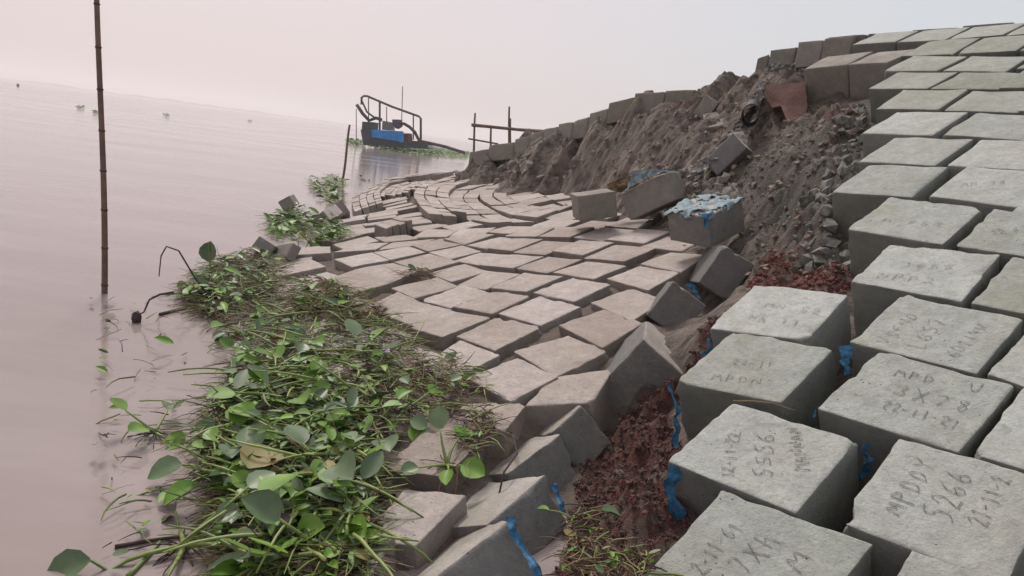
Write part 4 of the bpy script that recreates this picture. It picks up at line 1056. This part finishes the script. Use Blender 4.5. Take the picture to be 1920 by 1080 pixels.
for k_ in range(26):
    HY.append(((rnd.uniform(400, 700), rnd.uniform(640, 1040)), rnd.randint(4, 7), rnd.uniform(0.65, 1.05), CROWD))
for (ap, nl, scl, lab) in HY:
    if lab == CROWD and not inside(np.array([(430,700),(470,630),(600,620),(690,660),(730,730),(680,820),(660,980),(640,1060),(440,1060),(400,960),(400,800)], float), np.array([ap[0]]), np.array([ap[1]]))[0]: continue
    P0 = hit(np.array([ap], float), lambda x, y: np.maximum(0.02, np.where(x < 1.2, zL(x, y), 0.2)) + 0.03)[0]
    far = P0[1] > 7
    root = empty('water_hyacinth', P0, label=lab, cat='plant', group='water hyacinths in the weed mat' if lab == CROWD else None)
    base = P0 - np.array([0, 0, 0.03])
    for i in range(nl):
        an = 2 * math.pi * i / nl + rnd.uniform(-.4, .4); el = rnd.uniform(0.1, 0.85)
        d = np.array([math.cos(an) * math.cos(el), math.sin(an) * math.cos(el), math.sin(el)])
        L = scl * rnd.uniform(0.07, 0.24)
        Pc, de = curve(base, d, L, rnd.uniform(0.1, 0.9), 5, 0.12)
        if Pc[-1][2] < base[2] + 0.01: Pc[-1][2] = base[2] + 0.02
        mb = MB(); mb.tube(Pc, [0.010 * scl, 0.009 * scl, 0.007 * scl, 0.006 * scl, 0.005 * scl, 0.004 * scl], 5, 1)
        up = np.array([rnd.uniform(-.5, .5), rnd.uniform(-.7, .2), 1.0])
        ll = scl * rnd.uniform(0.07, 0.15); 
        leaf_geom(mb, Pc[-1], de + np.array([0, 0, rnd.uniform(-.5, .25)]), up, ll, ll * rnd.uniform(0.8, 1.05), 0, rnd.uniform(.05, .28))
        mb.build('leaf', None, root, smooth=True, mats=[rnd.choice([M_LEAF] * 8 + [M_LEAF2] * 5 + [M_LEAF3]), M_STEM])
    mb = MB()
    for i in range(22 if not far else 8):
        an = rnd.uniform(0, 6.28); d = np.array([math.cos(an), math.sin(an), rnd.uniform(-.2, .3)])
        Pc, _ = curve(base, d, scl * rnd.uniform(.06, .18), 0.6, 4, 0.3); mb.tube(Pc, 0.0022 * scl, 3, 0)
    mb.build('root_tuft', M_ROOT, root)

# the tangled mat itself
MAT_POLY = np.array([(345,565),(395,500),(460,470),(500,480),(545,500),(575,528),(650,545),(720,590),(770,640),(800,690),(790,730),(725,760),(700,850),(690,920),(690,1000),(670,1100),(430,1100),(420,1000),(400,920),(370,850),(385,780),(420,730),(440,660),(400,610)], float)
def mat_points(n, poly=MAT_POLY):
    out = []
    x0, y0 = poly.min(0); x1, y1 = poly.max(0)
    while len(out) < n:
        pq = np.stack([rng.uniform(x0, x1, 4000), y0 + (y1 - y0) * rng.rand(4000) ** 0.9], -1)
        dq = fbm(np.concatenate([pq / 45.0, pq[:, :1] * 0], -1), 2)
        pq = pq[inside(poly, pq[:, 0], pq[:, 1]) & (rng.rand(len(pq)) < 0.70 + 0.6 * dq)]
        out += list(hit(pq, lambda x, y: np.maximum(0.01, zL(x, y))))
    return np.array(out[:n])
def tangle(name, poly, nstem, nleaf, ndry, nroot, sc_=1.0, lab=None, leafpoly=None):
    mb = MB()
    for k, (cnt, mi) in enumerate(((nstem, 1), (ndry, 2), (nroot, 3))):
        for P in mat_points(cnt, poly):
            h = 0.02 + abs(rng.randn()) * 0.035 * sc_
            an = rnd.uniform(0, 6.28); d = np.array([math.cos(an), math.sin(an), rnd.uniform(-.05, .55)])
            L = rnd.uniform(0.05, 0.26) * (1 if mi != 3 else 0.7) * sc_
            Pc, _ = curve(P + np.array([0, 0, h * 0.6]), d, L, rnd.uniform(.2, .9), 4, 0.28)
            r = rnd.uniform(0.0016, 0.0050) if mi == 1 else rnd.uniform(0.0010, 0.0032)
            mb.tube(Pc, [r, r, r * .9, r * .7, r * .4], 3, mi, cap=False)
    if leafpoly is not None:
        for P in mat_points(170, leafpoly):
            an = rnd.uniform(0, 6.28); Pc, _ = curve(P + np.array([0, 0, rnd.uniform(.04, .10)]), [math.cos(an), math.sin(an), rnd.uniform(-.1, .4)], rnd.uniform(.15, .36), rnd.uniform(.1, .7), 7, 0.13)
            mb.tube(Pc, [.0065, .007, .0065, .006, .005, .005, .004, .003], 5, 1)
    for P in mat_points(nleaf, leafpoly if leafpoly is not None else poly):
        an = rnd.uniform(0, 6.28); d = np.array([math.cos(an), math.sin(an), rnd.uniform(-.2, .7)])
        up = np.array([rnd.uniform(-.7, .7), rnd.uniform(-.7, .7), 1.0])
        l = rnd.uniform(0.015, 0.055) * sc_ if rnd.random() < .8 else rnd.uniform(0.05, 0.10) * sc_
        leaf_geom(mb, P + np.array([0, 0, 0.02 + abs(rng.randn()) * 0.04 * sc_]), d, up, l * 1.4, l * rnd.uniform(.5, .9), (rnd.choice([0, 0, 0, 4, 4]) if l > .05 else rnd.choice([0, 0, 0, 0, 4, 4, 5, 3, 0])), rnd.uniform(0, .3))
    o = mb.build(name, None, None, True, [M_LEAF, M_STEM, M_DRY, M_ROOT, M_LEAF2, M_LEAF3], origin=(0, 0, 0)); return tag(o, lab, kind='stuff')
tangle('weed_mat', MAT_POLY, 2800, 1300, 2500, 3000, 1.0, 'tangled mat of green and dead water weed along the waterline',
       np.array([(450,640),(470,600),(520,585),(600,600),(690,620),(760,700),(700,750),(690,850),(680,960),(660,1100),(440,1100),(425,1000),(415,900),(390,840),(410,770)], float))
tangle('weed_mat', np.array([(340,560),(400,505),(470,475),(520,490),(540,520),(500,560),(440,590),(390,600)], float), 500, 260, 500, 900, 1.1, 'browner heap of dead weed and roots at the top of the mat')
tangle('weed_mat', np.array([(540,535),(600,525),(690,560),(720,600),(640,610),(560,580)], float), 200, 150, 700, 300, 0.9)
tangle('weed_mat', np.array([(500,420),(560,395),(600,410),(650,430),(640,450),(580,462),(520,450)], float), 500, 500, 40, 120, 1.3, 'bright grassy weed at the shore by the tumbled blocks')
tangle('weed_mat', np.array([(575,345),(625,330),(650,340),(640,385),(620,390),(600,365)], float), 250, 300, 20, 60, 1.3)
tangle('weed_litter', np.array([(1040,1095),(1060,1020),(1090,950),(1130,1000),(1210,1050),(1220,1095)], float), 30, 30, 120, 110, 0.5)
tangle('weed_litter', np.array([(790,690),(860,670),(915,740),(930,810),(880,870),(850,800),(720,800),(740,750)], float), 110, 60, 260, 300, 0.7, 'dry stalks and roots caught on the leaning blocks')
tangle('weed_litter', np.array([(740,516),(790,508),(815,518),(780,528),(745,524)], float), 6, 6, 60, 40, 0.9)
# floating specks in the water near the mat
tangle('floating_weed', np.array([(150,560),(320,560),(360,700),(330,1050),(200,1060),(170,800)], float), 26, 30, 10, 22, 0.8)

# single stalks
def wy(p): d = rays(p); return d[1] * HC / -d[2]
def stalk(pxs, Y, r, mat, name, lab, cat='stalk'):
    if Y is None: Y = [wy(p) * 0.995 for p in pxs]
    P = [at(p[0], p[1], y) for p, y in zip(pxs, Y)]; mb = MB()
    Q = []
    for i in range(len(P) - 1):
        for t in (0, .33, .66): Q.append(P[i] * (1 - t) + P[i + 1] * t)
    Q.append(P[-1]); mb.tube(Q, [r * (1 - 0.5 * i / len(Q)) for i in range(len(Q))], 6); return tag(mb.build(name, mat, smooth=True), lab, cat)
stalk([(395,560),(365,520),(335,470),(312,462),(302,480),(298,518)], [4.85]*6, 0.008, M_ROOT, 'bent_stalk', 'dark bent stalk arching over the water at the top of the mat')
stalk([(325,548),(300,552),(280,562),(270,585),(256,592)], [wy((256, 604))]*5, 0.008, M_ROOT, 'bent_stalk', 'thin curled stalk holding a dark seed head over the water')
mb = MB(); c_h = at(256, 596, wy((256, 604))); mb.add(IV * np.array([.035, .035, .055]) + c_h, IF); tag(mb.build('seed_head', M_ROOT), 'dark withered head hanging at the water surface', 'seed head')
stalk([(395,505),(392,470),(390,455)], [5.4,5.4,5.4], 0.007, M_STEM, 'leaf_stalk', 'upright green stalk rising from the top of the mat')
mb = MB(); leaf_geom(mb, at(390, 490, 5.4), np.array([0.05, 0.0, 1.0]), np.array([0, -1.0, .2]), .17, .15, 0); tag(mb.build('upright_leaf', M_LEAF2, smooth=True), 'single round leaf standing upright over the water at the mat top', 'leaf')
yP = fitted['P2'][0][:4, 1].mean()
stalk([(858,870),(856,905),(850,950),(848,976),(880,988)], [yP]*5, 0.005, M_DRY, 'dry_stalk', 'straight pale dry stalk standing against the block with dead stalks')
stalk([(945,780),(962,820),(970,850),(945,885),(935,930),(918,972)], [fitted['Q1'][0][0][1] - .05, yP + .35, yP + .2, yP + .05, yP, yP - .05], 0.006, M_ROOT, 'dry_stalk', 'knotted brown stalk trailing down over three leaning blocks')
stalk([(1375,752),(1410,752),(1450,756),(1490,770)], [2.33, 2.33, 2.3, 2.28], 0.004, M_DRY, 'twig', 'thin dry twig lying in the joint behind the 12-11-22 block')
stalk([(215,1025),(290,1012),(350,1005),(420,995)], None, 0.007, M_ROOT, 'floating_stalk', 'dark stalk floating level at the bottom left')
stalk([(240,1080),(275,1045),(300,1015)], None, 0.009, M_STEM, 'floating_stalk', 'pale green stalk floating in the bottom left corner')
stalk([(300,590),(345,578),(400,566)], None, 0.014, M_ROOT, 'floating_stick', 'dark stick floating at the left side of the weed mat')
stalk([(850,880),(880,830),(905,790),(910,770)], [2.75, 2.8, 2.85, 2.9], 0.013, M_ROOT, 'driftwood_stick', 'dark wet stick lying across the blocks beside the stalks')
# lilac flower
fl = empty('lilac_flower', at(722, 664, 3.55), label='lilac water hyacinth flower at the right side of the mat', cat='flower')
for i in range(7):
    mb = MB(); an = i * 0.9; leaf_geom(mb, at(722, 664, 3.55) + np.array([0, 0, i * .004]), np.array([math.cos(an), math.sin(an) * .7, .35]), np.array([0, 0, 1.0]), .035, .028, 0, .2); mb.build('petal', M_FLOWER, fl, smooth=True)
# floating hyacinth islands far out, and the raft by the boat
def raft(name, poly, n, s, lab):
    poly = np.array(poly, float); mb = MB(); x0, y0 = poly.min(0); x1, y1 = poly.max(0); k = 0
    while k < n:
        p = np.array([rnd.uniform(x0, x1), rnd.uniform(y0, y1)])
        if not inside(poly, p[:1], p[1:])[0]: continue
        d = rays(p)
        if d[2] > -1: continue
        t = HC / -d[2]; P = d * t; P[2] = 0.02
        an = rnd.uniform(0, 6.28); leaf_geom(mb, P + np.array([0, 0, rnd.uniform(0, s * .9)]), np.array([math.cos(an), math.sin(an), rnd.uniform(.0, .5)]), np.array([rnd.uniform(-.4, .4), -.5, 1.0]), s * .9, s * .8, 0 if rnd.random() < .6 else 1, .2); k += 1
    return tag(mb.build(name, None, None, True, [M_LEAF, M_LEAF2], origin=(0, 0, 0)), lab, kind='stuff')
raft('floating_hyacinth', [(690,277),(740,270),(800,275),(880,287),(878,297),(800,293),(740,284)], 2600, 0.22, 'green hyacinth raft floating round the dredge boat')
raft('floating_hyacinth', [(650,265),(684,269),(682,275),(655,272)], 200, 0.28, 'dark floating weed clump left of the dredge boat')
for i, (x, y, w) in enumerate([(151,203,8),(180,212,5),(312,217,5),(435,211,3),(468,227,4)]):
    raft('floating_hyacinth', [(x-w,y-1.5),(x+w,y-1.0),(x+w,y+2.5),(x-w,y+2)], 40, 0.16 if y < 300 else .05, 'tiny drifting weed patches far out on the river')
